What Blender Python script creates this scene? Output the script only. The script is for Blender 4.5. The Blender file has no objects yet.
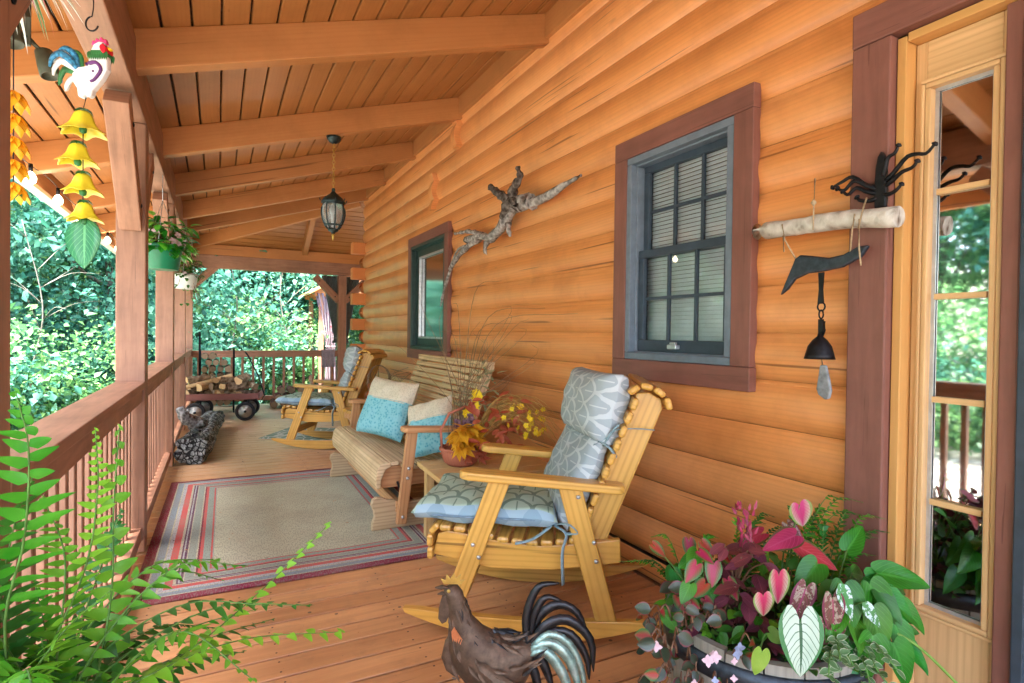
import bpy, math, random
import numpy as np
from mathutils import Vector, Matrix, Quaternion
random.seed(7)
R = math.radians
PI = math.pi
sc = bpy.context.scene
col = sc.collection
V = Vector

# ------------------------------------------------------------------ materials
class Ex:
    """tiny expression helper over Math nodes"""
    def __init__(s, nt, sock): s.nt = nt; s.s = sock
    def _op(s, op, *a):
        n = s.nt.nodes.new('ShaderNodeMath'); n.operation = op
        for i, x in enumerate((s,) + a):
            if isinstance(x, Ex): s.nt.links.new(x.s, n.inputs[i])
            else: n.inputs[i].default_value = x
        return Ex(s.nt, n.outputs[0])
    def __add__(s, o): return s._op('ADD', o)
    def __sub__(s, o): return s._op('SUBTRACT', o)
    def __mul__(s, o): return s._op('MULTIPLY', o)
    def __truediv__(s, o): return s._op('DIVIDE', o)
    def rsub(s, a): return (s * -1.0) + a
    def floor(s): return s._op('FLOOR')
    def frac(s): return s._op('FRACT')
    def abs(s): return s._op('ABSOLUTE')
    def sqrt(s): return s._op('SQRT')
    def sin(s): return s._op('SINE')
    def min(s, o): return s._op('MINIMUM', o)
    def max(s, o): return s._op('MAXIMUM', o)
    def lt(s, o): return s._op('LESS_THAN', o)
    def gt(s, o): return s._op('GREATER_THAN', o)
    def pow(s, o): return s._op('POWER', o)
    def clamp(s):
        r = s._op('ADD', 0.0); r.s.node.use_clamp = True; return r

def srgb(r, g, b):
    f = lambda c: (c / 255 / 12.92) if c / 255 <= .04045 else ((c / 255 + .055) / 1.055) ** 2.4
    return (f(r), f(g), f(b), 1)

class Mat:
    def __init__(s, name, rough=.6, spec=.3):
        s.m = bpy.data.materials.new(name); s.m.use_nodes = True
        s.nt = s.m.node_tree; s.b = s.nt.nodes['Principled BSDF']
        s.b.inputs['Roughness'].default_value = rough
        s.b.inputs['Specular IOR Level'].default_value = spec
    def node(s, t, **kw):
        n = s.nt.nodes.new(t)
        for k, v in kw.items(): setattr(n, k, v)
        return n
    def link(s, a, b): s.nt.links.new(a.s if isinstance(a, Ex) else a, b)
    def uv(s): return s.node('ShaderNodeTexCoord').outputs['UV']
    def objc(s): return s.node('ShaderNodeTexCoord').outputs['Object']
    def xyz(s, sock):
        n = s.node('ShaderNodeSeparateXYZ'); s.link(sock, n.inputs[0])
        return [Ex(s.nt, n.outputs[i]) for i in range(3)]
    def scale(s, sock, sx, sy, sz=1):
        n = s.node('ShaderNodeMapping'); n.inputs['Scale'].default_value = (sx, sy, sz); s.link(sock, n.inputs[0]); return n.outputs[0]
    def noise(s, vec, sc=1, det=5, rough=.55, dist=0):
        n = s.node('ShaderNodeTexNoise'); s.link(vec, n.inputs['Vector'])
        n.inputs['Scale'].default_value = sc; n.inputs['Detail'].default_value = det
        n.inputs['Roughness'].default_value = rough; n.inputs['Distortion'].default_value = dist
        return n.outputs['Fac']
    def voro(s, vec, sc=1, feat='F1', out='Distance', rnd=1):
        n = s.node('ShaderNodeTexVoronoi', feature=feat); s.link(vec, n.inputs['Vector'])
        n.inputs['Scale'].default_value = sc; n.inputs['Randomness'].default_value = rnd; return n.outputs[out]
    def ramp(s, fac, stops, const=False):
        n = s.node('ShaderNodeValToRGB'); s.link(fac, n.inputs[0]); e = n.color_ramp.elements
        if const: n.color_ramp.interpolation = 'CONSTANT'
        while len(e) < len(stops): e.new(.5)
        for i, (p, c) in enumerate(sorted(stops, key=lambda q: q[0])):
            e[i].position = p; e[i].color = c if len(c) == 4 else (*c, 1)
        return n.outputs[0]
    def mix(s, fac, a, b, mode='MIX'):
        n = s.node('ShaderNodeMix', data_type='RGBA', blend_type=mode)
        for v, i in ((fac, 0), (a, 6), (b, 7)):
            if isinstance(v, Ex): s.link(v, n.inputs[i])
            elif isinstance(v, (int, float)): n.inputs[i].default_value = v
            elif isinstance(v, (tuple, list)): n.inputs[i].default_value = v if len(v) == 4 else (*v, 1)
            else: s.link(v, n.inputs[i])
        return n.outputs[2]
    def randhsv(s, c, amt=.15, hue=0.0):
        o = s.node('ShaderNodeObjectInfo').outputs['Random']
        h = s.node('ShaderNodeHueSaturation'); s.link(c, h.inputs['Color'])
        s.link((Ex(s.nt, o) * (2 * amt)) + (1 - amt), h.inputs['Value'])
        if hue: s.link((Ex(s.nt, o) * 7.3).frac() * (2 * hue) + (.5 - hue), h.inputs['Hue'])
        return h.outputs[0]
    def color(s, c):
        if isinstance(c, (tuple, list)): s.b.inputs['Base Color'].default_value = c if len(c) == 4 else (*c, 1)
        else: s.link(c, s.b.inputs['Base Color'])
        return s
    def bump(s, h, st=.3, d=.01):
        n = s.node('ShaderNodeBump'); n.inputs['Strength'].default_value = st; n.inputs['Distance'].default_value = d
        s.link(h, n.inputs['Height']); s.link(n.outputs[0], s.b.inputs['Normal']); return s

def plain(name, c, rough=.5, metal=0, var=.12, sc=30, bump=0, spec=.3):
    M = Mat(name, rough, spec); o = M.objc(); n = M.noise(o, sc, 4)
    d = tuple(x * (1 - var * 1.6) for x in c[:3]); l = tuple(min(1, x * (1 + var)) for x in c[:3])
    M.color(M.ramp(n, [(.3, d), (.7, l)])); M.b.inputs['Metallic'].default_value = metal
    if bump: M.bump(n, bump, .004)
    return M.m

def wood(name, c1, c2, rough=.5, grain=(2.2, 22), ring=.35, knots=0, var=.1, fine=.25, bump=.15, spec=.3, stain=0, hue=0, blend=.3, c2b=None, cracks=0, coat=0):
    c2b = c2b or tuple(min(1, x * 1.08) for x in c2)
    """grain runs along U (metres), V across"""
    M = Mat(name, rough, spec); uv = M.uv()
    a = M.noise(M.scale(uv, *grain), 1, 6, .6, .6)
    w = M.node('ShaderNodeTexWave', wave_type='BANDS', bands_direction='Y')
    M.link(M.scale(uv, .55, 7.5), w.inputs['Vector'])
    w.inputs['Scale'].default_value = 1.7; w.inputs['Distortion'].default_value = 14; w.inputs['Detail'].default_value = 2; w.inputs['Detail Scale'].default_value = .30; w.inputs['Detail Roughness'].default_value = .6
    f = M.noise(M.scale(uv, 6, 260), 1, 3)
    g = Ex(M.nt, a) + (Ex(M.nt, f) - .5) * fine; ln = Ex(M.nt, w.outputs['Fac']).pow(3.0) * ring * 1.15
    c = M.ramp(g, [(.22, tuple(x * .6 + y * .4 for x, y in zip(c1, c2))), (.72, c2)]); c = M.mix(ln.clamp(), c, c1)
    if knots:
        k = M.voro(M.scale(uv, 2.2, 6.5), 1)
        kk = ((Ex(M.nt, k) * (-9 / max(knots, .1))) + 1.0).clamp()
        kk = kk * Ex(M.nt, M.noise(M.scale(uv, .9, 2.4), 1, 1)).gt(.56); c = M.mix(kk * .75, c, tuple(x * .32 for x in c1[:3]))
    if stain:
        st = M.noise(M.objc(), 2.3, 5, .6)
        c = M.mix((Ex(M.nt, st) - .45).clamp() * stain, c, tuple(x * .45 for x in c1[:3]))
    bl = M.noise(M.scale(uv, .25, 1.6), 1, 2); c = M.mix((Ex(M.nt, bl) * 2 - .6).clamp() * blend, c, c2b)
    hgt = Ex(M.nt, f) * .5 + Ex(M.nt, a) * .5
    if cracks:
        q = Ex(M.nt, M.noise(M.scale(uv, .55, 24), 1, 2, .5, .35)); ck = ((q - (.700 - .03 * cracks)) * 40).clamp()
        q2 = Ex(M.nt, M.noise(M.scale(uv, 1.5, 60), 1, 3, .6, .3)); ck2 = ((q2 - .68) * 16).clamp() * .5
        ck = ck.max(ck2); c = M.mix(ck * .72, c, tuple(x * .30 for x in c1[:3])); hgt = hgt - ck * 1.2
        dr = Ex(M.nt, M.noise(M.objc(), 2.1, 6, .68)); c = M.mix(((dr - .48) * 3).clamp() * .5, c, tuple(x * .62 for x in c1[:3]))
    if coat:
        M.b.inputs['Coat Weight'].default_value = coat; M.b.inputs['Coat Roughness'].default_value = .24
    M.color(M.randhsv(c, var, hue)); M.bump(hgt, bump, .002)
    return M.m

def paintwood(name, c, rough=.55, var=.06, wear=.5, spec=.3):
    M = Mat(name, rough, spec); uv = M.uv()
    a = M.noise(M.scale(uv, 2.5, 26), 1, 6, .62, .5); f = M.noise(M.scale(uv, 7, 160), 1, 3); s = M.noise(M.objc(), 3.1, 6, .65)
    g = Ex(M.nt, a) * .5 + Ex(M.nt, s) * .5
    d = tuple(x * (1 - .30 * wear) for x in c[:3]); l = tuple(min(1, x * (1 + .22 * wear)) for x in c[:3])
    cc = M.ramp(g, [(.3, d), (.68, l)])
    cr = M.noise(M.scale(uv, 1.3, 55), 1, 2, .5, 1.2)
    cc = M.mix(Ex(M.nt, cr).gt(.69) * .6, cc, tuple(x * .45 for x in c[:3]))
    M.color(M.randhsv(cc, var)); M.bump(Ex(M.nt, f) * .5 + Ex(M.nt, a) * .6, .2, .003)
    return M.m

def leafmat(name, c1, c2, vein=None, edge=None, center=None, rough=.4, trans=.3, var=.2, blotch=None, spec=.4, hue=.02):
    """UV: u along 0..1, v across 0..1 with .5 midrib"""
    M = Mat(name, rough, spec); uv = M.uv(); u, v, _ = M.xyz(uv)
    n = M.noise(M.objc(), 14, 3)
    c = M.ramp(n, [(.3, c1), (.7, c2)])
    d = (v - .5).abs() * 2
    if blotch:
        b = M.noise(M.objc(), 70, 3); c = M.mix(Ex(M.nt, b).gt(.52) * .9, c, blotch)
    if center: c = M.mix(((d.rsub(1.0) * 1.5 + u * -.45 + (Ex(M.nt, n) - .5) * 1.0)).clamp(), c, center)
    if vein:
        s = ((u * 9 + d * -3.4).frac() - .5).abs()
        c = M.mix(s.lt(.075) * .75, c, vein); c = M.mix(d.lt(.07) * .95, c, vein)
    if edge: c = M.mix((d + (Ex(M.nt, n) - .5) * .35).gt(.80) * .95, c, edge)
    cc = M.randhsv(c, var, hue); M.color(cc)
    s = ((u * 9 + d * -3.4).frac() - .5).abs()
    M.bump(s.min(.2), .25, .004)
    t = M.node('ShaderNodeBsdfTranslucent'); M.link(cc, t.inputs[0])
    mx = M.node('ShaderNodeMixShader'); mx.inputs[0].default_value = trans
    out = M.nt.nodes['Material Output']
    M.link(M.b.outputs[0], mx.inputs[1]); M.link(t.outputs[0], mx.inputs[2]); M.link(mx.outputs[0], out.inputs[0])
    return M.m

def foliage(name, c1, c2, c3):
    M = Mat(name, .5, .4)
    o = M.node('ShaderNodeNewGeometry')
    isl = Ex(M.nt, o.outputs['Random Per Island'])
    n = M.noise(M.objc(), .9, 2)
    c = M.ramp((isl * .65 + Ex(M.nt, n) * .7 - .15).clamp(), [(.15, c1), (.5, c2), (.85, c3)])
    c = M.randhsv(c, .2, .015); M.color(c)
    t = M.node('ShaderNodeBsdfTranslucent'); M.link(c, t.inputs[0])
    mx = M.node('ShaderNodeMixShader'); mx.inputs[0].default_value = .5
    M.link(M.b.outputs[0], mx.inputs[1]); M.link(t.outputs[0], mx.inputs[2]); M.link(mx.outputs[0], M.nt.nodes['Material Output'].inputs[0])
    return M.m

def scales_fabric(name, base, line, nu, nv, rough=.85, tint=None):
    """fish-scale print on UV in metres"""
    M = Mat(name, rough, .1); u, v, _ = M.xyz(M.uv())
    wob = M.noise(M.objc(), 25, 2)
    vv = v * nv + (Ex(M.nt, wob) - .5) * .12; row = vv.floor(); uu = u * nu + (row * .5)
    fx = (uu.frac() - .5) * 1.0; fy = vv.frac()
    d = (fx * fx + (fy * fy) * .27).sqrt()
    ln = ((d - .48).abs()).lt(.055).max(fx.abs().lt(.022) * fy.lt(.75))
    tone = M.noise(M.objc(), 9, 3); n = M.noise(M.objc(), 420, 2)
    b = M.mix(Ex(M.nt, tone), base, tint or tuple(x * .82 for x in base[:3]))
    c = M.mix(ln * .8, b, line)
    M.color(c); M.bump(Ex(M.nt, n) * .6 + ln * .5, .25, .002)
    return M.m

def grid_fabric(name, c1, c2, sc=60, rough=.9):
    M = Mat(name, rough, .1); n = M.noise(M.objc(), sc, 3); v = M.voro(M.objc(), sc * .55)
    M.color(M.ramp(Ex(M.nt, v) * .7 + Ex(M.nt, n) * .4, [(.25, c1), (.6, c2)])); M.bump(n, .4, .003)
    return M.m

def metal(name, c, rough=.4, var=.3, rust=None):
    M = Mat(name, rough, .5); n = M.noise(M.objc(), 35, 6, .65)
    cc = M.ramp(n, [(.3, tuple(x * (1 - var) for x in c[:3])), (.7, tuple(x * (1 + var) for x in c[:3]))])
    if rust: cc = M.mix((Ex(M.nt, M.noise(M.objc(), 14, 5)) * 3 - 1.5).clamp(), cc, rust)
    M.color(cc); M.b.inputs['Metallic'].default_value = .75
    M.bump(n, .2, .002); return M.m

def glass_mat(name, tint=(.02, .03, .03), refl=.22, rough=.02):
    """window pane: partly mirror, partly see-through"""
    M = Mat(name); nt = M.nt
    g = M.node('ShaderNodeBsdfGlossy'); g.inputs['Roughness'].default_value = rough; g.inputs['Color'].default_value = (.95, .97, .98, 1)
    t = M.node('ShaderNodeBsdfTransparent'); t.inputs[0].default_value = (*tint, 1)
    f = M.node('ShaderNodeFresnel'); f.inputs[0].default_value = 1.5
    fac = (Ex(nt, f.outputs[0]) * 1.0 + refl).clamp()
    mx = M.node('ShaderNodeMixShader'); M.link(fac, mx.inputs[0])
    M.link(t.outputs[0], mx.inputs[1]); M.link(g.outputs[0], mx.inputs[2])
    M.link(mx.outputs[0], nt.nodes['Material Output'].inputs[0])
    return M.m

MT = {}
MT['log'] = wood('log_stain', (.48, .150, .033), (.83, .325, .092), .42, (1.1, 14), .22, .9, .03, .22, .25, .5, .35, 0, .45, (.84, .43, .18), 1.1, .34)  # peach blend colour paints a soft sheen into the stain
MT['trim'] = paintwood('mauve_brown_trim', (.225, .094, .072), .5, .05, 1.0)
MT['post'] = paintwood('post_stain', (.30, .155, .098), .55, .07, 1.5)
MT['rail'] = paintwood('rail_stain', (.34, .165, .10), .55, .08, 1.5)
MT['ceil'] = wood('ceiling_boards', (.28, .105, .027), (.41, .172, .050), .42, (1.2, 14), .2, .5, .10, .15, .08, .4, 0, 0, .3, None, .3, .15)
MT['rafter'] = wood('rafter_stain', (.37, .14, .040), (.49, .21, .068), .5, (1.0, 11), .18, .4, .07, .14, .1, .3, .4, 0, .3, None, .7, .1)
MT['yellow'] = wood('yellow_pine', (.34, .150, .020), (.72, .405, .088), .38, (1.3, 12), .55, .6, .12, .22, .1, .4, .25, 0, .9, (.55, .27, .042), .6, .28)
MT['glider'] = wood('weathered_pine', (.24, .145, .062), (.62, .45, .26), .6, (1.4, 13), .5, .5, .14, .28, .15, .3, .4, 0, .3, None, .8)
MT['gliderarm'] = wood('glider_brown_pine', (.30, .125, .045), (.58, .30, .13), .5, (1.4, 13), .45, .5, .1, .25, .1, .3, .3, 0, .3, None, .6)
MT['tablewood'] = wood('table_wood', (.42, .25, .09), (.58, .38, .16), .5, (1.8, 18), .4, .2, .1)
MT['doorwood'] = wood('oak_door', (.42, .225, .085), (.76, .50, .25), .4, (1.4, 24), .3, 0, .05, .3, .06)
MT['jamb'] = wood('oak_jamb', (.48, .24, .075), (.66, .36, .12), .4, (1.5, 20), .15, 0, .05)
MT['endlog'] = wood('log_end', (.50, .17, .05), (.66, .25, .08), .6, (3, 8), .1, 0, .08)
MT['stormgrey'] = plain('storm_door_grey', (.045, .062, .085), .4, 0, .12, 20)
MT['greypost'] = plain('grey_blue_frame', (.16, .20, .25), .4, 0, .1, 20)
MT['darkframe'] = plain('dark_window_frame', (.045, .065, .092), .4, 0, .12, 20)
MT['greenframe'] = plain('dark_green_frame', (.03, .06, .055), .4, 0, .12, 20)
MT['blind'] = plain('blind_white', (.80, .84, .86), .5, 0, .05, 10)
MT['room'] = plain('room_wall', (.12, .085, .06), .8, 0, .2, 2)
MT['glass'] = glass_mat('window_glass', (.97, .98, 1.0), .03)
MT['doorglass'] = glass_mat('door_glass', (.5, .52, .52), .62, .03)
MT['dimglass'] = glass_mat('far_window_glass', (.25, .4, .3), .45, .10)
MT['lead'] = plain('lead_strip', (.55, .58, .62), .3, .6, .1, 30)
MT['iron'] = metal('black_iron', (.022, .022, .026), .5, .4)
MT['verdigris'] = metal('verdigris_iron', (.035, .055, .06), .45, .5, (.05, .09, .09))
MT['bluesteel'] = metal('blue_grey_steel', (.055, .065, .09), .45, .4)
MT['rooster'] = metal('dark_bronze', (.12, .078, .052), .6, .45, (.07, .045, .032))
MT['roostergreen'] = metal('green_patina', (.26, .38, .33), .45, .5, (.55, .56, .5))
MT['roosterblack'] = metal('dark_tail', (.035, .034, .036), .42, .4)
MT['copper'] = metal('copper', (.6, .22, .09), .4, .2)
MT['steel'] = metal('bolt_steel', (.5, .5, .5), .3, .2)
MT['brass'] = metal('brass', (.5, .33, .08), .35, .2)
MT['rope'] = plain('jute', (.45, .33, .2), .9, 0, .2, 120)
MT['strap'] = plain('cushion_tie_cloth', (.22, .31, .33), .85, 0, .15, 60)
MT['cushgrey'] = scales_fabric('grey_scale_fabric', (.35, .40, .43), (.52, .56, .58), 9, 14)
MT['cushgreen'] = scales_fabric('sage_scale_fabric', (.31, .40, .29), (.12, .17, .13), 7.5, 11, .85, (.40, .48, .38))
MT['cushband'] = scales_fabric('pale_blue_band_fabric', (.33, .44, .50), (.22, .32, .38), 7.5, 11)
MT['cushwelt'] = plain('cushion_edge', (.16, .23, .29), .85, 0, .15, 40)
MT['cream'] = grid_fabric('cream_burlap', (.50, .42, .30), (.66, .57, .43), 140)
MT['teal'] = grid_fabric('turquoise_fabric', (.07, .30, .37), (.24, .50, .54), 90)
MT['barrel'] = wood('barrel_stave', (.13, .115, .095), (.29, .26, .215), .7, (2.5, 20), .3, 0, .1, .4, .3)
MT['hoop'] = metal('barrel_hoop', (.045, .055, .07), .5, .4)
MT['soil'] = plain('soil', (.025, .017, .012), .95, 0, .4, 60, .6)
MT['greenpot'] = plain('green_plastic', (.012, .16, .075), .35, 0, .08, 10)
MT['whitepot'] = plain('white_plastic', (.6, .63, .6), .4, 0, .06, 10)
MT['redwood'] = wood('wagon_red_board', (.11, .04, .035), (.20, .075, .06), .6, (2, 20), .3, 0, .1)
MT['tyre'] = plain('tyre_rubber', (.018, .018, .02), .8, 0, .2, 30)
MT['hub'] = plain('wheel_white', (.62, .6, .55), .5, 0, .1, 15)
MT['yellowflower'] = plain('yellow_enamel', (.72, .58, .03), .35, 0, .1, 20, 0, .5)
MT['greenenamel'] = plain('green_enamel', (.03, .16, .05), .4, 0, .3, 30)
MT['white_enamel'] = plain('white_enamel', (.78, .78, .80), .35, 0, .06, 20, 0, .5)
MT['pinkenamel'] = plain('pink_enamel', (.75, .06, .22), .4, 0, .2, 40)
MT['redenamel'] = plain('red_enamel', (.62, .01, .03), .4, 0, .1, 40)
MT['blueenamel'] = plain('blue_enamel', (.04, .22, .42), .4, 0, .5, 60)
MT['purple'] = plain('purple_enamel', (.13, .035, .17), .4, 0, .2, 40)
MT['olive'] = plain('olive_lamp_housing', (.06, .065, .045), .5, 0, .15, 20)
MT['gutter'] = plain('gutter_white', (.62, .60, .56), .5, 0, .08, 6)
MT['fascia'] = paintwood('fascia_stain', (.40, .16, .055), .5, .05, .6)
MT['curtgrey'] = plain('grey_curtain', (.17, .21, .22), .9, 0, .15, 30)
MT['roofing'] = plain('shingle', (.10, .085, .08), .9, 0, .3, 25)
MT['mauvecloth'] = plain('mauve_cloth', (.28, .23, .27), .9, 0, .15, 40)

def bark_mat(name, c1, c2, c3, sc=9, st=.9):
    M = Mat(name, .9, .1); o = M.objc()
    a = M.noise(M.scale(o, 1, 1, .4), sc, 8, .7, .8); v = M.voro(o, sc * 1.6)
    g = Ex(M.nt, a) * .75 + Ex(M.nt, v) * .35
    M.color(M.ramp(g, [(.32, c1), (.5, c2), (.72, c3)])); M.bump(g, st, .02); return M.m
MT['bark'] = bark_mat('tree_bark', (.03, .025, .02), (.09, .075, .06), (.2, .17, .14))
MT['birch'] = bark_mat('birch_bark', (.16, .12, .09), (.52, .48, .42), (.72, .69, .63), 16, .5)
MT['drift'] = bark_mat('driftwood', (.045, .04, .04), (.24, .22, .21), (.52, .49, .47), 20, .9)
MT['driftmid'] = bark_mat('weathered_stump', (.02, .019, .019), (.10, .095, .09), (.34, .33, .32), 20, 1)
MT['driftdark'] = bark_mat('dark_driftwood', (.025, .02, .018), (.09, .07, .06), (.24, .21, .19), 22, .9)
MT['charred'] = bark_mat('charred_log', (.006, .006, .007), (.03, .032, .034), (.50, .54, .54), 13, 1)
MT['firewood'] = bark_mat('firewood_bark', (.06, .04, .025), (.2, .14, .09), (.42, .33, .22), 14, .9)
MT['splitwood'] = wood('split_wood', (.34, .19, .08), (.58, .40, .20), .8, (3, 30), .3, 0, .18)
MT['dullend'] = wood('weathered_log_end', (.13, .085, .05), (.27, .19, .11), .9, (3, 30), .3, 0, .3)
MT['darkwood'] = bark_mat('dark_firewood', (.03, .015, .012), (.11, .05, .04), (.25, .14, .10), 14, .9)
MT['redwick'] = wood('red_wicker', (.22, .05, .03), (.42, .14, .08), .8, (20, 60), .2)

# hanging curtain print
M = Mat('floral_curtain', .9, .1); n = M.noise(M.objc(), 7, 3, .6, 1.2)
M.color(M.mix(Ex(M.nt, n).gt(.60) * .8, (.20, .155, .17), (.19, .022, .03))); MT['curtpink'] = M.m

# rug: nested stripe border by distance to the edge
M = Mat('striped_rug', .95, .05); ob = M.objc(); x, y, z = M.xyz(ob)
RW, RL = 1.64, 2.32
d = (x.abs().rsub(RW / 2)).min(y.abs().rsub(RL / 2)) + (Ex(M.nt, M.noise(ob, 60, 3)) - .5) * .006
dark = (.19, .022, .045); beige = (.42, .395, .275); sage = (.25, .29, .24); coral = (.50, .085, .075); plum = (.10, .03, .075); grey = (.36, .37, .36); blue = (.20, .25, .28)
st = [(0, dark), (.050, beige), (.058, blue), (.095, beige), (.103, grey), (.125, coral), (.160, beige), (.172, plum), (.180, grey), (.188, plum), (.200, beige), (.206, sage), (.245, beige), (.252, dark), (.262, coral), (.278, sage), (.315, coral), (.325, sage), (.332, (.42, .405, .28))]
c = M.ramp(d / .5, [(p / .5, q) for p, q in st], True)
fl = M.noise(M.scale(ob, 160, 40), 1, 3); dirt = M.noise(ob, 3.5, 5, .6); spk = M.voro(ob, 42)
c = M.mix(Ex(M.nt, fl).gt(.53) * .45, c, (.17, .16, .13)); c = M.mix((Ex(M.nt, dirt) - .4).clamp() * 1.2, c, (.24, .20, .15))
c = M.mix(Ex(M.nt, spk).lt(.05) * Ex(M.nt, dirt).gt(.53) * .8, c, (.05, .035, .025))
M.color(c); M.bump(fl, .5, .004); MT['rug'] = M.m
MT['paletwig'] = plain('pale_grey_bark', (.17, .16, .13), .9, 0, .4, 9)
MT['straw'] = plain('golden_straw', (.50, .30, .085), .8, 0, .3, 40)
M = Mat('charred_cracked_log', .75, .3); ob = M.objc(); vv = M.scale(ob, 1.3, .75, 1.3)
ad = M.node('ShaderNodeVectorMath', operation='ADD'); nz = M.node('ShaderNodeTexNoise'); nz.inputs['Scale'].default_value = 9; nz.inputs['Detail'].default_value = 4; M.link(ob, nz.inputs['Vector']); sv = M.node('ShaderNodeVectorMath', operation='SCALE'); sv.inputs['Scale'].default_value = .09; M.link(nz.outputs['Color'], sv.inputs[0]); M.link(vv, ad.inputs[0]); M.link(sv.outputs[0], ad.inputs[1]); ed = Ex(M.nt, M.voro(ad.outputs[0], 19, 'DISTANCE_TO_EDGE')); n = Ex(M.nt, M.noise(M.scale(ob, 1, .4, 1), 26, 6, .7)); nb = Ex(M.nt, M.noise(ob, 5, 3))
cc = M.ramp(n * .75 + nb * .4, [(.38, (.015, .015, .016)), (.52, (.08, .085, .088)), (.70, (.40, .43, .42))])
M.color(M.mix(ed.lt(.10), cc, (.005, .005, .006))); M.bump(ed.min(.12) * 5.0 + n * .3, 1, .02); MT['charcrack'] = M.m
M = Mat('green_mat', .95, .05); ob = M.objc(); v = M.voro(ob, 9, 'DISTANCE_TO_EDGE')
M.color(M.mix(Ex(M.nt, v).lt(.07), (.16, .24, .19), (.42, .45, .40))); MT['mat'] = M.m

# deck: stain worn towards the far end, scuffs and litter
M = Mat('deck_stain', .5, .35); uv = M.uv(); ge = M.node('ShaderNodeNewGeometry').outputs['Position']; X_, Y_, Z_ = M.xyz(ge)
a = M.noise(M.scale(uv, 1.6, 22), 1, 6, .62, .6); f = M.noise(M.scale(uv, 8, 200), 1, 3); big = M.noise(ge, 1.1, 5, .6); blo = M.noise(uv, .9, 1)
bt = Ex(M.nt, M.noise(M.scale(uv, .05, 1.1), 1, 0)); c = M.ramp(Ex(M.nt, a) * .6 + Ex(M.nt, blo) * .3 + bt * .35, [(.38, (.31, .118, .042)), (.8, (.62, .305, .125))])
w = ((Y_ - 4.6) * .35 + (Ex(M.nt, big) - .5) * 1.6).clamp() * .85
worn = M.ramp(a, [(.3, (.42, .29, .165)), (.7, (.60, .45, .29))])
c = M.mix(w, c, worn)
edge = ((X_ * -4.2 - .35 + (Ex(M.nt, big) - .5) * 1.2)).clamp() * .6
c = M.mix(edge, c, (.44, .31, .17))
sp = M.voro(ge, 9); sp2 = M.noise(ge, 2.2, 3)
c = M.mix(Ex(M.nt, sp).lt(.075) * Ex(M.nt, sp2).gt(.5) * .85, c, (.05, .03, .02)); g2 = M.noise(M.scale(uv, 1.2, 45), 1, 3, .6, .3); c = M.mix(((Ex(M.nt, g2) - .66) * 18).clamp() * .6, c, (.10, .045, .022)); sp3 = M.voro(ge, 31); c = M.mix(Ex(M.nt, sp3).lt(.06) * Ex(M.nt, M.noise(ge, 5, 3)).gt(.55) * .7, c, (.06, .035, .02))
c = M.mix((Ex(M.nt, M.noise(ge, 4.5, 6, .7)) - .52).clamp() * 2.2, c, (.17, .085, .045))
M.b.inputs['Coat Weight'].default_value = .2; M.b.inputs['Coat Roughness'].default_value = .3; M.color(c); M.bump(Ex(M.nt, a) * .6 + Ex(M.nt, f) * .4, .25, .003); MT['deck'] = M.m

# ground
M = Mat('woodland_ground', .95, .1); ob = M.objc()
n = M.noise(ob, .35, 5, .6); l = M.voro(ob, 9, 'F1', 'Color'); l2 = M.noise(ob, 14, 5, .7)
s_ = M.node('ShaderNodeSeparateColor'); M.link(l, s_.inputs[0])
lit = M.ramp(Ex(M.nt, s_.outputs[0]) * .5 + Ex(M.nt, l2) * .6, [(.25, (.045, .04, .035)), (.5, (.17, .15, .125)), (.75, (.42, .40, .36))])
M.color(M.mix((Ex(M.nt, n) * 3 - 1.35).clamp() * .8, lit, (.05, .11, .06))); M.bump(l2, .8, .05); MT['ground'] = M.m

MT['leafA'] = foliage('leaves_teal', (.025, .115, .085), (.07, .26, .175), (.19, .46, .32))  # woodland leaf tones lightened to stand in for haze
MT['leafB'] = foliage('leaves_green', (.025, .095, .035), (.085, .24, .085), (.26, .46, .17))
MT['leafC'] = foliage('leaves_pale', (.06, .16, .125), (.16, .30, .24), (.36, .48, .41))
MT['fern'] = leafmat('fern_green', (.05, .25, .012), (.14, .42, .03), None, None, None, .4, .35, .2)
MT['ferndark'] = leafmat('fern_dark_green', (.015, .10, .012), (.04, .20, .025), None, None, None, .4, .25, .2)
MT['fernbright'] = leafmat('fern_bright_green', (.14, .46, .02), (.26, .66, .06), None, None, None, .4, .4, .15)
MT['stem'] = plain('green_stem', (.09, .2, .04), .6, 0, .3, 40)
MT['brownstem'] = plain('brown_stem', (.16, .08, .045), .7, 0, .3, 40)
MT['twig'] = plain('dry_twig', (.24, .15, .08), .8, 0, .3, 40)
MT['caladium'] = leafmat('white_caladium', (.36, .48, .36), (.48, .58, .47), (.012, .08, .02), (.03, .16, .035), None, .45, .15, .05, None, .4, 0)
MT['caladred'] = leafmat('red_caladium', (.26, .010, .035), (.42, .03, .075), (.42, .05, .10), (.08, .07, .02), None, .45, .15, .15)
MT['caladpink'] = leafmat('pink_caladium', (.42, .36, .26), (.50, .45, .32), (.42, .03, .09), (.20, .28, .07), (.46, .03, .10), .45, .15, .1)
MT['begonia'] = leafmat('dark_begonia', (.018, .03, .018), (.05, .07, .035), None, (.13, .02, .02), None, .3, .1, .35, None, .5)
MT['coleus'] = leafmat('plum_coleus', (.075, .012, .022), (.15, .03, .045), (.19, .04, .055), None, None, .5, .1, .25)
MT['rexbeg'] = leafmat('rex_begonia', (.10, .05, .035), (.18, .08, .05), (.28, .04, .09), (.17, .03, .06), None, .5, .1, .15, (.35, .30, .22))
MT['hosta'] = leafmat('hosta_green', (.016, .13, .006), (.04, .215, .014), (.055, .25, .03), None, None, .38, .25, .15, None, .35)
MT['silverleaf'] = leafmat('silver_spotted', (.05, .20, .05), (.09, .26, .08), (.05, .2, .05), None, None, .35, .1, .1, (.60, .70, .72))
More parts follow.
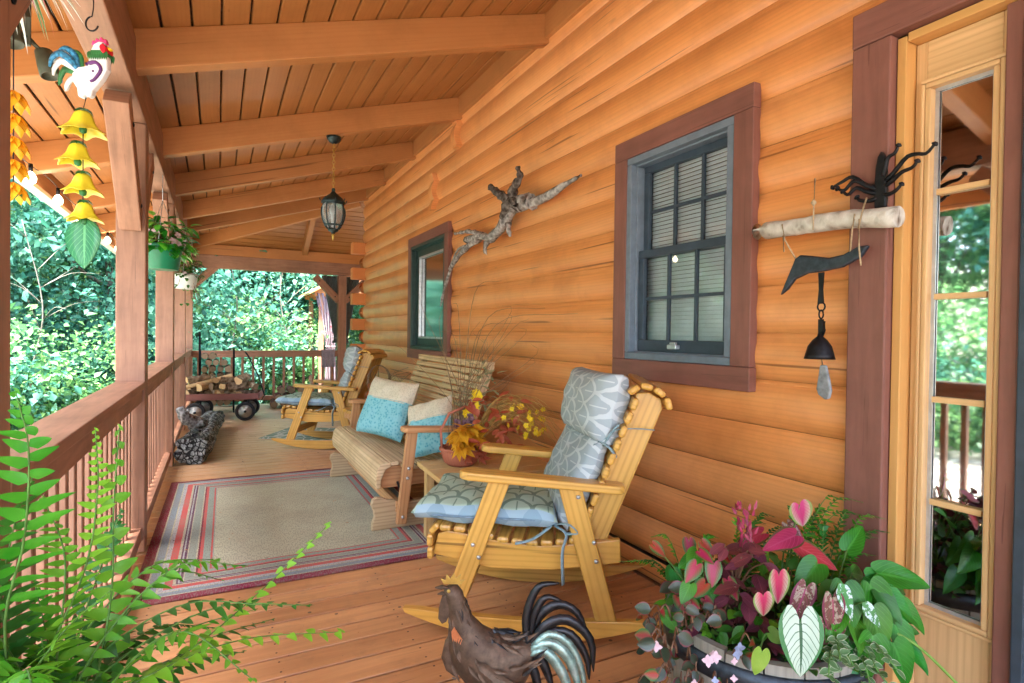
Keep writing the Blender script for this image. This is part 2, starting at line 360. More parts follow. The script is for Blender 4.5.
MT['variegated'] = leafmat('variegated', (.06, .16, .05), (.11, .23, .09), None, (.42, .50, .33), None, .5, .2, .1)
MT['limeleaf'] = leafmat('lime_leaf', (.17, .34, .035), (.28, .46, .08), None, None, None, .4, .3, .15)
MT['redgreen'] = leafmat('red_center_leaf', (.025, .11, .015), (.05, .16, .03), (.30, .015, .03), (.03, .13, .02), (.32, .010, .025), .4, .15, .15)
MT['fallyellow'] = leafmat('fall_yellow', (.74, .42, .012), (.86, .58, .03), (.62, .34, .02), None, None, .5, .25, .12)
MT['fallrust'] = leafmat('fall_rust', (.32, .08, .02), (.5, .17, .04), None, None, None, .6, .2, .3)
MT['sagedry'] = leafmat('dry_sage', (.20, .22, .10), (.34, .36, .20), None, None, None, .7, .2, .2)
MT['petalpale'] = plain('pale_petal', (.55, .38, .42), .6, 0, .1, 60)
MT['petalblue'] = plain('lilac_petal', (.27, .31, .45), .6, 0, .15, 60)
MT['petalyellow'] = plain('yellow_petal', (.85, .60, .02), .6, 0, .15, 60)
MT['mauveflower'] = plain('dried_mauve', (.24, .12, .14), .8, 0, .3, 60)
MT['feather'] = plain('pale_feather', (.62, .63, .58), .8, 0, .2, 60)
MT['featherpink'] = plain('pink_feather', (.6, .14, .2), .8, 0, .3, 60)
M = Mat('lantern_glass', .15); M.b.inputs['Base Color'].default_value = (.65, .72, .74, 1); M.b.inputs['Transmission Weight'].default_value = .8; M.b.inputs['Roughness'].default_value = .25; MT['lanternglass'] = M.m
M = Mat('lit_bulb'); M.b.inputs['Emission Color'].default_value = (1, .82, .55, 1); M.b.inputs['Emission Strength'].default_value = 2.2; MT['bulb'] = M.m

# ------------------------------------------------------------------ mesh builder
def frame(d, up=V((0, 0, 1))):
    d = V(d).normalized(); up = V(up)
    if abs(d.dot(up)) > .98: up = V((0, 1, 0)) if abs(d.y) < .9 else V((1, 0, 0))
    s = d.cross(up).normalized(); n = s.cross(d).normalized()
    return d, s, n

class MB:
    def __init__(s): s.v = []; s.f = []; s.uv = []; s.sm = []; s.mi = []
    def add(s, vs, fs, uvs=None, smooth=False, mi=0):
        b = len(s.v); s.v += [tuple(q) for q in vs]
        for i, f in enumerate(fs):
            s.f.append(tuple(b + k for k in f)); s.sm.append(smooth); s.mi.append(mi)
            s.uv.append(uvs[i] if uvs else [(vs[k][0], vs[k][1]) for k in f])
    def bar(s, p0, p1, w, h, up=(0, 0, 1), w1=None, h1=None, mi=0):
        """box from p0 to p1, w across, h along up"""
        p0, p1 = V(p0), V(p1); d, a, n = frame(p1 - p0, up); L = (p1 - p0).length
        w1 = w if w1 is None else w1; h1 = h if h1 is None else h1
        vs = []
        for p, ww, hh in ((p0, w, h), (p1, w1, h1)):
            for i, j in ((-1, -1), (1, -1), (1, 1), (-1, 1)): vs.append(p + a * (i * ww / 2) + n * (j * hh / 2))
        o = random.random() * 17; q = random.random() * 17
        fs = []; uvs = []; acc = q
        for k in range(4):
            k2 = (k + 1) % 4; wd = (vs[k] - vs[k2]).length
            fs.append((k, k2, 4 + k2, 4 + k)); uvs.append([(o, acc), (o, acc + wd), (o + L, acc + wd), (o + L, acc)]); acc += wd
        for f in ((3, 2, 1, 0), (4, 5, 6, 7)):
            fs.append(f); uvs.append([(o, q), (o + .02, q), (o + .02, q + h), (o, q + h)])
        s.add(vs, fs, uvs, False, mi)
    def box(s, c, sx, sy, sz, mi=0):
        c = V(c); m = max(sx, sy, sz)
        if m == sx: s.bar(c - V((sx / 2, 0, 0)), c + V((sx / 2, 0, 0)), sy, sz, (0, 0, 1), mi=mi)
        elif m == sy: s.bar(c - V((0, sy / 2, 0)), c + V((0, sy / 2, 0)), sx, sz, (0, 0, 1), mi=mi)
        else: s.bar(c - V((0, 0, sz / 2)), c + V((0, 0, sz / 2)), sx, sy, (0, 1, 0), mi=mi)
    def tube(s, pts, rad, n=8, cap=True, mi=0, jit=0, flat=1):
        pts = [V(p) for p in pts]; N = len(pts)
        if not isinstance(rad, (list, tuple)): rad = [rad] * N
        vs = []; L = 0; us = []
        pa = None
        for i, p in enumerate(pts):
            d = (pts[min(i + 1, N - 1)] - pts[max(i - 1, 0)]).normalized()
            if pa is None: _, a, b = frame(d)
            else:
                a = (pa - d * pa.dot(d)).normalized(); b = a.cross(d).normalized() * -1
                b = d.cross(a).normalized()
            pa = a
            if i: L += (p - pts[i - 1]).length
            us.append(L)
            for k in range(n):
                t = 2 * PI * k / n; r = rad[i] * (1 + random.uniform(-jit, jit))
                vs.append(p + a * (r * math.cos(t)) + b * (r * math.sin(t) * flat))
        fs = []; uvs = []; o = random.random() * 9; c = 2 * PI * max(rad)
        for i in range(N - 1):
            for k in range(n):
                k2 = (k + 1) % n
                fs.append((i * n + k, i * n + k2, (i + 1) * n + k2, (i + 1) * n + k))
                uvs.append([(o + us[i], k / n * c), (o + us[i], (k + 1) / n * c), (o + us[i + 1], (k + 1) / n * c), (o + us[i + 1], k / n * c)])
        s.add(vs, fs, uvs, True, mi)
        if cap:
            b = len(s.v) - len(vs)
            for f in ([b + k for k in range(n)][::-1], [b + (N - 1) * n + k for k in range(n)]):
                s.f.append(tuple(f)); s.sm.append(False); s.mi.append(mi); s.uv.append([(o + .02 * math.cos(2 * PI * k / n), .02 * math.sin(2 * PI * k / n)) for k in range(n)])
    def lathe(s, prof, c=(0, 0, 0), n=16, axis=None, mi=0, smooth=True, cap=True):
        """prof: (r, h) pairs; axis: (dir) default z"""
        c = V(c); d, a, b = frame(axis or (0, 0, 1))
        vs = []
        for r, h in prof:
            for k in range(n):
                t = 2 * PI * k / n; vs.append(c + d * h + a * (r * math.cos(t)) + b * (r * math.sin(t)))
        fs = []; uvs = []
        for i in range(len(prof) - 1):
            for k in range(n):
                k2 = (k + 1) % n; fs.append((i * n + k, i * n + k2, (i + 1) * n + k2, (i + 1) * n + k))
                uvs.append([(prof[i][1], k * .06), (prof[i][1], (k + 1) * .06), (prof[i + 1][1], (k + 1) * .06), (prof[i + 1][1], k * .06)])
        if cap: fs.append(tuple(range(n))[::-1]); uvs.append([(0, 0)] * n)
        if cap: fs.append(tuple((len(prof) - 1) * n + k for k in range(n))); uvs.append([(0, 0)] * n)
        s.add(vs, fs, uvs, smooth, mi)
    def prism(s, poly, o, ax, ay, th, mi=0, grain=0, along=False):
        """polygon (x,y) in the plane (ax, ay) at o, thickness th centred along ax x ay"""
        o, ax, ay = V(o), V(ax).normalized(), V(ay).normalized(); nz = ax.cross(ay).normalized()
        n = len(poly); vs = [o + ax * x + ay * y - nz * th / 2 for x, y in poly] + [o + ax * x + ay * y + nz * th / 2 for x, y in poly]
        q = random.random() * 13; cg, sg = math.cos(grain), math.sin(grain)
        U = lambda x, y: (q + x * cg + y * sg, q - x * sg + y * cg)
        acc = 0; fs = [tuple(range(n))[::-1], tuple(range(n, 2 * n))]; uvs = [[U(*p) for p in poly][::-1], [U(*p) for p in poly]]
        for k in range(n):
            k2 = (k + 1) % n; fs.append((k, k2, n + k2, n + k)); a = U(*poly[k]); b = U(*poly[k2])
            if along:
                e = math.dist(poly[k], poly[k2]); uvs.append([(q, q + acc), (q, q + acc + e), (q + th, q + acc + e), (q + th, q + acc)]); acc += e
            else: uvs.append([a, b, (b[0], b[1] + th), (a[0], a[1] + th)])
        s.add(vs, fs, uvs, False, mi)
    def leaf(s, p, d, up, L, W, shape='ovate', droop=.3, fold=.25, nl=7, mi=0, notch=0, wave=0, nc=5):
        """a leaf blade: nl x 4 quads; up = upper side"""
        p = V(p); d, a, n = frame(d, up); vs = []; uv = []
        for i in range(nl + 1):
            t = i / nl
            if shape == 'ovate': w = math.sin(PI * min(1, t ** .75)) ** .8
            elif shape == 'lance': w = math.sin(PI * t ** .6) ** .9 * (1 - .25 * t)
            elif shape == 'heart': w = math.sqrt(max(0, 1 - .55 * max(0, 1 - t / .30) ** 2)) * (1 - t ** 1.9) ** .85 if t < 1 else 0
            elif shape == 'oblong': w = min(1, (t / .12) ** .6) * min(1, ((1 - t) / .3) ** .7) if t < 1 else 0
            elif shape == 'fern': w = min(1, (t / .12) ** .5) * (1 - t ** 2.0) ** .9 if 0 < t < 1 else 0
            elif shape == 'blade': w = (1 - t) ** .7
            else: w = math.sin(PI * t)
            c = p + d * (L * t * (1 - .12 * droop * t)) - n * (droop * L * t * t * .6)
            for k in range(nc):
                x = (k - nc // 2) / (nc // 2)
                q = c + a * (x * w * W / 2) + n * (fold * abs(x) * w * W / 2) + n * (wave * W * math.sin(t * 9 + k * 1.7) * abs(x))
                if notch and t < .42: q = q - d * (notch * L * (1.1 * math.sin(PI * min(1, abs(x) * .80)) ** .8) * (1 - t / .42) ** 1.2)
                vs.append(q); uv.append((t, .5 + x / 2))
        fs = []; us = []
        for i in range(nl):
            for k in range(nc - 1):
                f = (i * nc + k, i * nc + k + 1, (i + 1) * nc + k + 1, (i + 1) * nc + k); fs.append(f); us.append([uv[j] for j in f])
        s.add(vs, fs, us, True, mi)
    def pillow(s, c, ax, ay, W, H, T, mi=0, sq=.32, n=14, puff=.5, seam=.35):
        """soft box: W x H pad of thickness T in plane (ax, ay); uv in metres"""
        c, ax, ay = V(c), V(ax).normalized(), V(ay).normalized(); nz = ax.cross(ay).normalized()
        for sgn in (1, -1):
            vs = []; uv = []
            for i in range(n + 1):
                for j in range(n + 1):
                    x = math.sin((i / n - .5) * PI) * .55 + (i / n - .5) * .9; y = math.sin((j / n - .5) * PI) * .55 + (j / n - .5) * .9
                    ex = (1 - abs(x) ** 3.2) if abs(x) < 1 else 0; ey = (1 - abs(y) ** 3.2) if abs(y) < 1 else 0
                    h = max(0, ex * ey) ** sq
                    pin = 1 - .05 * (abs(x) ** 2 * (1 - abs(y) ** 2) * 0 + (1 - abs(y) ** 2) * abs(x) ** 4 * 0) 
                    # sides pull in a little between corners
                    xx = x * (1 - .05 * (1 - y * y)); yy = y * (1 - .05 * (1 - x * x))
                    wr = .007 * (math.sin(9 * x + 5 * y) * .6 + math.sin(7 * x - 8 * y + sgn) * .6 * min(1, h * 1.2) * (h > .02))
                    vs.append(c + ax * (xx * W / 2) + ay * (yy * H / 2) + nz * (sgn * T / 2 * h + wr)); uv.append((x * W / 2, y * H / 2))
            fs = []; us = []
            for i in range(n):
                for j in range(n):
                    f = (i * (n + 1) + j, (i + 1) * (n + 1) + j, (i + 1) * (n + 1) + j + 1, i * (n + 1) + j + 1)
                    if sgn < 0: f = f[::-1]
                    fs.append(f); us.append([uv[k] for k in f])
            s.add(vs, fs, us, True, mi)
    def obj(s, name, mats, parent=None, bevel=0, sub=0, seg=2):
        m = bpy.data.meshes.new(name); m.from_pydata(s.v, [], s.f)
        for mm in (mats if isinstance(mats, (list, tuple)) else [mats]): m.materials.append(MT[mm] if isinstance(mm, str) else mm)
        ul = m.uv_layers.new(name='UVMap'); k = 0; fl = []
        for u in s.uv:
            for q in u: fl += [q[0], q[1]]
        ul.data.foreach_set('uv', fl)
        m.polygons.foreach_set('use_smooth', s.sm); m.polygons.foreach_set('material_index', s.mi)
        m.update()
        o = bpy.data.objects.new(name, m); col.objects.link(o)
        if parent: o.parent = parent
        if bevel:
            b = o.modifiers.new('Bevel', 'BEVEL'); b.width = bevel; b.segments = seg; b.limit_method = 'ANGLE'; b.angle_limit = R(40)
        if sub:
            b = o.modifiers.new('Sub', 'SUBSURF'); b.levels = sub; b.render_levels = sub
        return o

def one(fn):
    """run a builder on a fresh MB"""
    m = MB(); fn(m); return m
def tag(o, label, cat, group=None):
    o['label'] = label; o['category'] = cat
    if group: o['group'] = group
    return o
def thing(name, label, cat, loc=(0, 0, 0), rz=0, group=None):
    o = bpy.data.objects.new(name, None); col.objects.link(o); o.location = loc; o.rotation_euler = (0, 0, rz); o.empty_display_size = .1
    return tag(o, label, cat, group)
def struct(o, kind='structure'): o['kind'] = kind; return o
def kids(o): return [c for c in bpy.data.objects if c.parent == o]
def dup(o, loc=None, rz=None, label=None, group=None, scale=None):
    src = kids(o); r = o.copy(); col.objects.link(r)
    def rec(a, b):
        for ch in kids_map.get(a.name, []):
            c = ch.copy(); col.objects.link(c); c.parent = b; rec(ch, c)
    kids_map = {}
    for c in bpy.data.objects:
        if c.parent: kids_map.setdefault(c.parent.name, []).append(c)
    rec(o, r)
    if loc is not None: r.location = loc
    if rz is not None: r.rotation_euler = (0, 0, rz)
    if label: r['label'] = label
    if group: r['group'] = group
    if scale: r.scale = scale if isinstance(scale, (tuple, list)) else (scale,) * 3
    return r
rnd = random.uniform
def bez(pts, n=16):
    """Catmull-Rom through points"""
    P = [V(p) for p in pts]; P = [P[0] * 2 - P[1]] + P + [P[-1] * 2 - P[-2]]; out = []
    seg = len(P) - 3
    for i in range(n + 1):
        t = i / n * seg; k = min(int(t), seg - 1); u = t - k; a, b, c, d = P[k:k + 4]
        out.append(.5 * ((2 * b) + (c - a) * u + (2 * a - 5 * b + 4 * c - d) * u * u + (3 * b - a - 3 * c + d) * u ** 3))
    return out

# ------------------------------------------------------------------ setting
WX = 1.97          # face of the log wall
YE = 8.75          # end of the log wall (house corner)
Y0 = -3.0          # near end of the porch
YF = 10.4          # far railing
PX0, PX1 = -.50, -.36   # porch posts

def ceil_z(x): return 3.405 - .30 * (WX - x)

# deck boards run across the porch
m = MB(); y = Y0
while y < YF + .12:
    x0, x1 = -.62, (WX - .005 if y < YE else 6)
    cuts = [x0, x1]
    random.random()
    for a, b in zip(cuts[:-1], cuts[1:]): m.bar((a + .0015, y + .07, -.018), (b - .0015, y + .07, -.018), .1285, .036)
    if -.5 < y < 8:
        for jx in (-.28, .22, .72, 1.22, 1.72):
            for oy in (.035, .105): m.add([(jx + .012 * math.sin(y * 40) + .0045 * math.cos(k), y + oy + .0045 * math.sin(k), .0006) for k in (0, 1.05, 2.1, 3.14, 4.2, 5.24)], [(0, 1, 2, 3, 4, 5)], None, False, 1)
    y += .14
struct(m.obj('deck', ['deck', 'iron'], None, .004))
m = MB(); m.box((2.5, 3.7, -.18), 6.2, 13.7, .24); struct(m.obj('deck_frame', 'rail'))

# ground sheet
def gz(x, y):
    d = math.hypot(x - 1, y - 3); h = -.62 + .34 * max(0, d - 15) * (1 if d < 40 else 1) * .55
    return min(h, 7) + .12 * math.sin(x * .7) * math.cos(y * .5) * min(1, max(0, d - 6) / 6)
m = MB(); N = 90; xs = [-1 + 2 * i / N for i in range(N + 1)]
gx = [math.copysign(abs(t) ** 2.2, t) * 220 for t in xs]; vs = []; fs = []
for i in range(N + 1):
    for j in range(N + 1): vs.append((gx[i] + 1, gx[j] + 4, gz(gx[i] + 1, gx[j] + 4)))
for i in range(N):
    for j in range(N): a = i * (N + 1) + j; fs.append((a, a + N + 1, a + N + 2, a + 1))
m.add(vs, fs, None, True); struct(m.obj('ground', 'ground'))

# ------------------------------------------------------------------ the log house
house = thing('log_house', 'orange stained log house with mauve window trim beside the porch', 'house', (WX, 3, 0))
H0 = V((-WX, -3, 0))
def hobj(m, name, mats, par=None, **kw):
    o = m.obj(name, mats, par or house, **kw)
    if par is None: o.location = H0
    return o
OPEN = [(1.70, 2.45, 1.07, 2.25), (5.10, 6.25, 1.03, 2.27), (-.42, 1.10, -.1, 2.24)]   # y0, y1, z0, z1 clear openings
CH = .19
seams = [1.267 + CH * (i - 7) for i in range(0, 21)]
def logprof(t):
    t = min(1, max(0, t)); b = .046 * max(0, math.sin(PI * (t * .93 + .035))) ** .60 + (.006 if t > .94 else 0)
    return b
m = MB()
def segs(z0, z1):
    out = []; edges = sorted({z0, z1} | {z for o in OPEN for z in o[2:] if z0 < z < z1})
    for a, b in zip(edges[:-1], edges[1:]):
        ys = [Y0, YE]; iv = [(Y0, YE)]
        for o in OPEN:
            if o[2] <= a + 1e-6 and o[3] >= b - 1e-6:
                iv = [q for (p, r) in iv for q in ((p, min(r, o[0])), (max(p, o[1]), r)) if q[1] - q[0] > .01]
        out.append((a, b, iv))
    return out
for z0, z1 in zip(seams[:-1], seams[1:]):
    z0, z1 = max(z0, .0), min(z1, 3.5)
    if z1 - z0 < .02: continue
    uo = rnd(0, 30); vo = rnd(0, 30); ph = rnd(0, 9)
    for a, b, iv in segs(z0, z1):
        for (ya, yb) in iv:
            n = max(2, int((yb - ya) / .3)); K = 20; vs = []; uv = []
            for i in range(n + 1):
                yy = ya + (yb - ya) * i / n; wob = .003 * math.sin(yy * 2.1 + ph) + .002 * math.sin(yy * 5.3 + ph * 2)
                for k in range(K + 1):
                    z = a + (b - a) * k / K; t = (z - z0) / CH
                    zz = z + (.004 * math.sin(yy * 1.7 + ph) * math.sin(PI * t))
                    vs.append((WX - logprof(t) + .03 - wob * math.sin(PI * t), yy, zz)); uv.append((uo + yy, vo + t * .25))
            fs = []; us = []
            for i in range(n):
                for k in range(K):
                    f = (i * (K + 1) + k, i * (K + 1) + k + 1, (i + 1) * (K + 1) + k + 1, (i + 1) * (K + 1) + k); fs.append(f); us.append([uv[j] for j in f])
            m.add(vs, fs, us, True)
hobj(m, 'log_wall', 'log')
# drying checks: thin dark splits drawn as real slits of bark-dark wood
# end wall round the corner, with crossing log ends
m = MB()
for z0, z1 in zip(seams[:-1], seams[1:]):
    z0, z1 = max(z0 - .095, .0), min(z1 - .095, 3.5); K = 8; vs = []; uv = []; uo = rnd(0, 30)
    for i in range(2):
        for k in range(K + 1):
            t = k / K; vs.append((WX + .02 + i * 4.5, YE + logprof(t) - .01, z0 + (z1 - z0) * t)); uv.append((uo + i * 4.5, uo + t * .25))
    fs = [(k, k + 1, K + 2 + k, K + 1 + k) for k in range(K)]
    m.add(vs, fs, [[uv[j] for j in f] for f in fs], True)
hobj(m, 'end_wall', 'log')
for z in (.51, .89, 1.27, 1.65, 2.03, 2.41):
    m = MB(); m.bar((WX - .20, YE - .075, z + .095), (WX + .1, YE - .075, z + .095), .15, .172); hobj(m, 'log_end', 'endlog', bevel=.012)
# round ends of the long logs poking past the corner
for z in (.70, 1.08, 1.46, 1.84, 2.22):
    m = MB(); m.tube([(WX + .055, YE - .02, z + .095), (WX + .055, YE + .16, z + .095)], .09, 14); hobj(m, 'log_end', 'endlog')
m = MB(); m.box((WX - .012, 2.9, 3.315), .06, 11.7, .17); hobj(m, 'ledger_board', 'rafter', bevel=.004)
# butt joints of the log siding
for y, z in ((4.86, 2.96), (5.46, 2.50)):
    m = MB(); pts = []
    for i in range(15): zz = z + .36 * i / 14; t = ((zz - seams[0]) / CH) % 1; pts.append((WX - logprof(t) + .022, y + .004 * math.sin(i), zz))
    m = MB(); pr = []
    for i in range(15): zz = .36 * i / 14; t = ((z + zz - seams[0]) / CH) % 1; pr.append((logprof(t) + .045, zz))
    m.prism([(-.02, 0)] + pr + [(-.02, .36)], (WX + .02, y + .055, z), (-1, 0, 0), (0, 0, 1), .09); hobj(m, 'log_joint_batten', 'log', bevel=.004)
# inner room surfaces seen through panes
m = MB(); m.box((4.2, 3, 1.6), .05, 12, 3.4); m.box((3.2, 3, -.02), 2.2, 11.5, .04); m.box((3.2, 3, 3.1), 2.2, 11.5, .05); m.box((3.2, -2.9, 1.6), 2.2, .05, 3.2); m.box((3.2, 8.6, 1.6), 2.2, .05, 3.2)
hobj(m, 'inner_room', 'room')

def rect_frame(m, x, y0, y1, z0, z1, w, th, wb=None):
    """four boards round an opening, butted; x = centre depth"""
    wb = wb or w
    m.box((x, (y0 + y1) / 2, z1 - w / 2), th, y1 - y0, w); m.box((x, (y0 + y1) / 2, z0 + wb / 2), th, y1 - y0, wb)
    for yy in (y0 + w / 2, y1 - w / 2): m.box((x, yy, (z0 + wb + z1 - w) / 2), th, w, z1 - w - z0 - wb - .002)

def quadx(x, y0, y1, z0, z1):
    """one sheet of glass facing the porch"""
    m = MB(); m.add([(x, y0, z0), (x, y0, z1), (x, y1, z1), (x, y1, z0)], [(0, 1, 2, 3)], [[(0, 0), (0, 1), (1, 1), (1, 0)]]); return m

def window(label, y0, y1, z0, z1, tw, frames, glass, dh):
    """y0..z1 outer edge of the trim"""
    w = bpy.data.objects.new('window', None); col.objects.link(w); w.parent = house; w.location = V(((WX - .02), (y0 + y1) / 2, (z0 + z1) / 2)) + H0; w['label'] = label
    B = -V(((WX - .02), (y0 + y1) / 2, (z0 + z1) / 2))
    def wo(m, n, mt, **k): o = m.obj(n, mt, w, **k); o.location = B
    m = MB(); rect_frame(m, WX - .028, y0, y1, z0, z1, tw, .045); wo(m, 'trim', 'trim', bevel=.004)
    a0, a1, b0, b1 = y0 + tw + .002, y1 - tw - .002, z0 + tw + .002, z1 - tw - .002
    m = MB(); rect_frame(m, WX - .022, a0, a1, b0, b1, .035, .05); rect_frame(m, WX + .02, a0 + .012, a1 - .012, b0 + .012, b1 - .012, .03, .06); wo(m, 'frame', frames[0], bevel=.004)
    i0, i1, j0, j1 = a0 + .042, a1 - .042, b0 + .042, b1 - .042; xs = WX + .035
    if dh:
        mid = (j0 + j1) / 2 + .02
        m = MB(); rect_frame(m, xs + .016, i0, i1, mid - .02, j1, .035, .03); wo(m, 'sash', frames[1], bevel=.003)
        m = MB(); rect_frame(m, xs - .018, i0 + .004, i1 - .004, j0, mid + .02, .04, .03, .06); wo(m, 'sash', frames[1], bevel=.003)
        for (xx, za, zb) in ((xs + .02, mid + .015, j1 - .035), (xs - .014, j0 + .06, mid - .02)):
            m = quadx(xx, i0 + .034, i1 - .034, za - .002, zb + .002); wo(m, 'pane', glass)
            m = MB(); W3 = (i1 - i0 - .07) / 3
            for q in (1, 2): m.box((xx - .002, i0 + .035 + W3 * q, (za + zb) / 2), .014, .016, zb - za)
            for q in range(3): m.box((xx - .002, i0 + .035 + W3 * (q + .5), (za + zb) / 2), .013, W3 - .0165, .016)
            wo(m, 'muntin', frames[1])
        m = MB(); zz = j0 + .05
        while zz < j1: m.bar((WX + .075, i0 - .01, zz), (WX + .075, i1 + .01, zz), .024, .0025, (-.80, 0, .60)); zz += .0205
        wo(m, 'blind', 'blind')
        m = MB(); m.box((xs - .05, (i0 + i1) / 2 + .02, j0 + .028), .03, .06, .022); m.box((xs - .06, (i0 + i1) / 2 + .01, j0 + .045), .02, .035, .012); wo(m, 'latch', 'lead', bevel=.004)
    else:
        m = MB(); rect_frame(m, xs, i0 - .01, i1 + .01, j0 - .01, j1 + .01, .09, .04); wo(m, 'sash', frames[1], bevel=.003)
        m = MB(); rect_frame(m, xs - .012, i0 + .075, i1 - .075, j0 + .075, j1 - .075, .02, .03); wo(m, 'bead', 'lead', bevel=.003)
        m = quadx(xs + .005, i0 + .078, i1 - .078, j0 + .078, j1 - .078); wo(m, 'pane', glass)
window('double hung window with white blinds in grey frame', 1.605, 2.51, 1.025, 2.285, .10, ('greypost', 'darkframe'), 'glass', True)
window('dark green framed casement window above the glider bench', 5.04, 6.31, .97, 2.31, .10, ('greenframe', 'greenframe'), 'dimglass', False)

# entry: sidelight and door in a mauve trim
ent = bpy.data.objects.new('sidelight', None); col.objects.link(ent); ent.parent = house; ent.location = V((WX, .93, 0)) + H0; EB = -V((WX, .93, 0))
def eo(m, n, mt, **k): o = m.obj(n, mt, ent, **k); o.location = EB
m = MB(); m.box((WX - .025, 1.14, 1.115), .055, .125, 2.23); m.box((WX - .025, .32, 2.29), .055, 1.77, .115); m.box((WX - .025, -.5, 1.115), .055, .125, 2.23); m.box((WX + .05, .7755, 1.1), .09, .046, 2.2); eo(m, 'trim', 'trim', bevel=.005)
m = MB(); m.box((WX + .035, 1.0605, 1.11), .11, .028, 2.22); m.box((WX + .035, .32, 2.214), .11, 1.448, .028); eo(m, 'jamb', 'jamb', bevel=.003)
ya, yb, za, zb = .80, 1.044, .02, 2.198; g0, g1, h0, h1 = .832, .994, .40, 2.045; xd = WX + .055
m = MB()
for c, (sy, sz) in (((ya + g0 - .018) / 2, (g0 - .018 - ya, zb - za)), ((yb + g1 + .018) / 2, (yb - g1 - .018, zb - za))): m.box((xd, c, (za + zb) / 2), .045, sy, sz)
m.box((xd, (g0 + g1) / 2, (za + h0 - .018) / 2), .0446, g1 - g0 + .036, h0 - .018 - za); m.box((xd, (g0 + g1) / 2, (zb + h1 + .018) / 2), .0446, g1 - g0 + .036, zb - h1 - .018)
eo(m, 'panel', 'doorwood', bevel=.003)
m = MB(); rect_frame(m, xd - .025, g0 - .03, g1 + .03, h0 - .03, h1 + .03, .013, .022); rect_frame(m, xd - .016, g0 - .016, g1 + .016, h0 - .016, h1 + .016, .016, .04); eo(m, 'moulding', 'doorwood', bevel=.004)
m = quadx(xd, g0 - .002, g1 + .002, h0 - .002, h1 + .002); eo(m, 'pane', 'doorglass')
m = MB(); rect_frame(m, xd - .006, g0, g1, h0, h1, .011, .004); eo(m, 'bevel_strip', 'lead')
for z in (.735, 1.06, 1.385, 1.715): m = MB(); m.box((xd - .009, (g0 + g1) / 2, z), .014, g1 - g0 - .024, .018); eo(m, 'muntin', 'doorwood')
dr = bpy.data.objects.new('storm_door', None); col.objects.link(dr); dr.parent = house; dr.location = V((WX, .15, 0)) + H0; EB2 = -V((WX, .15, 0))
def do(m, n, mt, **k): o = m.obj(n, mt, dr, **k); o.location = EB2
m = MB(); rect_frame(m, WX + .015, -.435, .750, .01, 2.22, .03, .05); rect_frame(m, WX + .024, -.402, .717, .042, 2.188, .09, .035, .2); do(m, 'frame', 'stormgrey', bevel=.004)
m = quadx(WX + .024, -.312, .652, .225, 2.10); do(m, 'pane', 'doorglass')
m = MB(); m.box((WX - .06, -.32, 1.0), .05, .02, .12); m.box((WX - .035, -.32, 1.0), .02, .03, .18); do(m, 'handle', 'iron', bevel=.004)

# ------------------------------------------------------------------ porch roof
roof = thing('porch_roof', 'sloping porch roof with orange board ceiling and exposed rafters', 'porch roof', (.6, 3, 3))
RB = V((-.6, -3, -3))
def ro(m, n, mt, **k): o = m.obj(n, mt, roof, **k); o.location = RB; return o
XE = -1.18      # eave
def hipY(x): return 8.9 + (YF - .1 - 8.9) * (WX - x) / (WX + .43)    # plan line of the hip
m = MB(); x = XE; bw = .132
while x < WX + .02:
    z = ceil_z(x + bw / 2); ye = hipY(x + bw / 2)
    m.bar((x + bw / 2, Y0 - .4, z + .012), (x + bw / 2, ye, z + .012), bw - .0065, .022, (-.287, 0, .958)); x += bw
ro(m, 'ceiling_boards', 'ceil', bevel=.003, seg=1)
m = MB(); m.bar(((XE + WX) / 2, Y0 - .4, ceil_z((XE + WX) / 2) + .055), ((XE + WX) / 2, YF + .6, ceil_z((XE + WX) / 2) + .055), (WX - XE) * 1.05, .05, (-.287, 0, .958)); ro(m, 'roof_deck', 'roofing')
# end panel beyond the hip: boards run across, falling towards +Y
ez = lambda y: 3.405 - (3.405 - 2.70) * (y - 8.9) / (YF - .1 - 8.9)
m = MB(); y = 8.9
dd = V((0, 1, ez(9.9) - ez(8.9))); nn = V((0, -dd.z, 1)).normalized()
while y < YF + .55:
    t = (y - 8.9) / (YF - .1 - 8.9); xa = WX - t * (WX + .43)
    m.bar((max(xa, XE), y + .055, ez(y + .055) + .012), (6, y + .055, ez(y + .055) + .012), .112, .022, nn); y += .109
ro(m, 'end_ceiling_boards', 'ceil', bevel=.003, seg=1)
m = MB(); m.bar((3.5, YE - .1, ez(YE - .1) + .06), (3.5, YF + .6, ez(YF + .6) + .06), 5.6, .05, nn); ro(m, 'end_roof_deck', 'roofing')
for y in (-2.6, -1.1, .25, 1.78, 3.30, 4.83, 6.18, 7.45, 8.45):
    m = MB(); xe = XE + .03; x1 = WX - .005
    m.bar((xe, y + .045, ceil_z(xe) - .098), (x1, y + .045, ceil_z(x1) - .098), .09, .19, (-.287, 0, .958)); ro(m, 'rafter', 'rafter', bevel=.006)
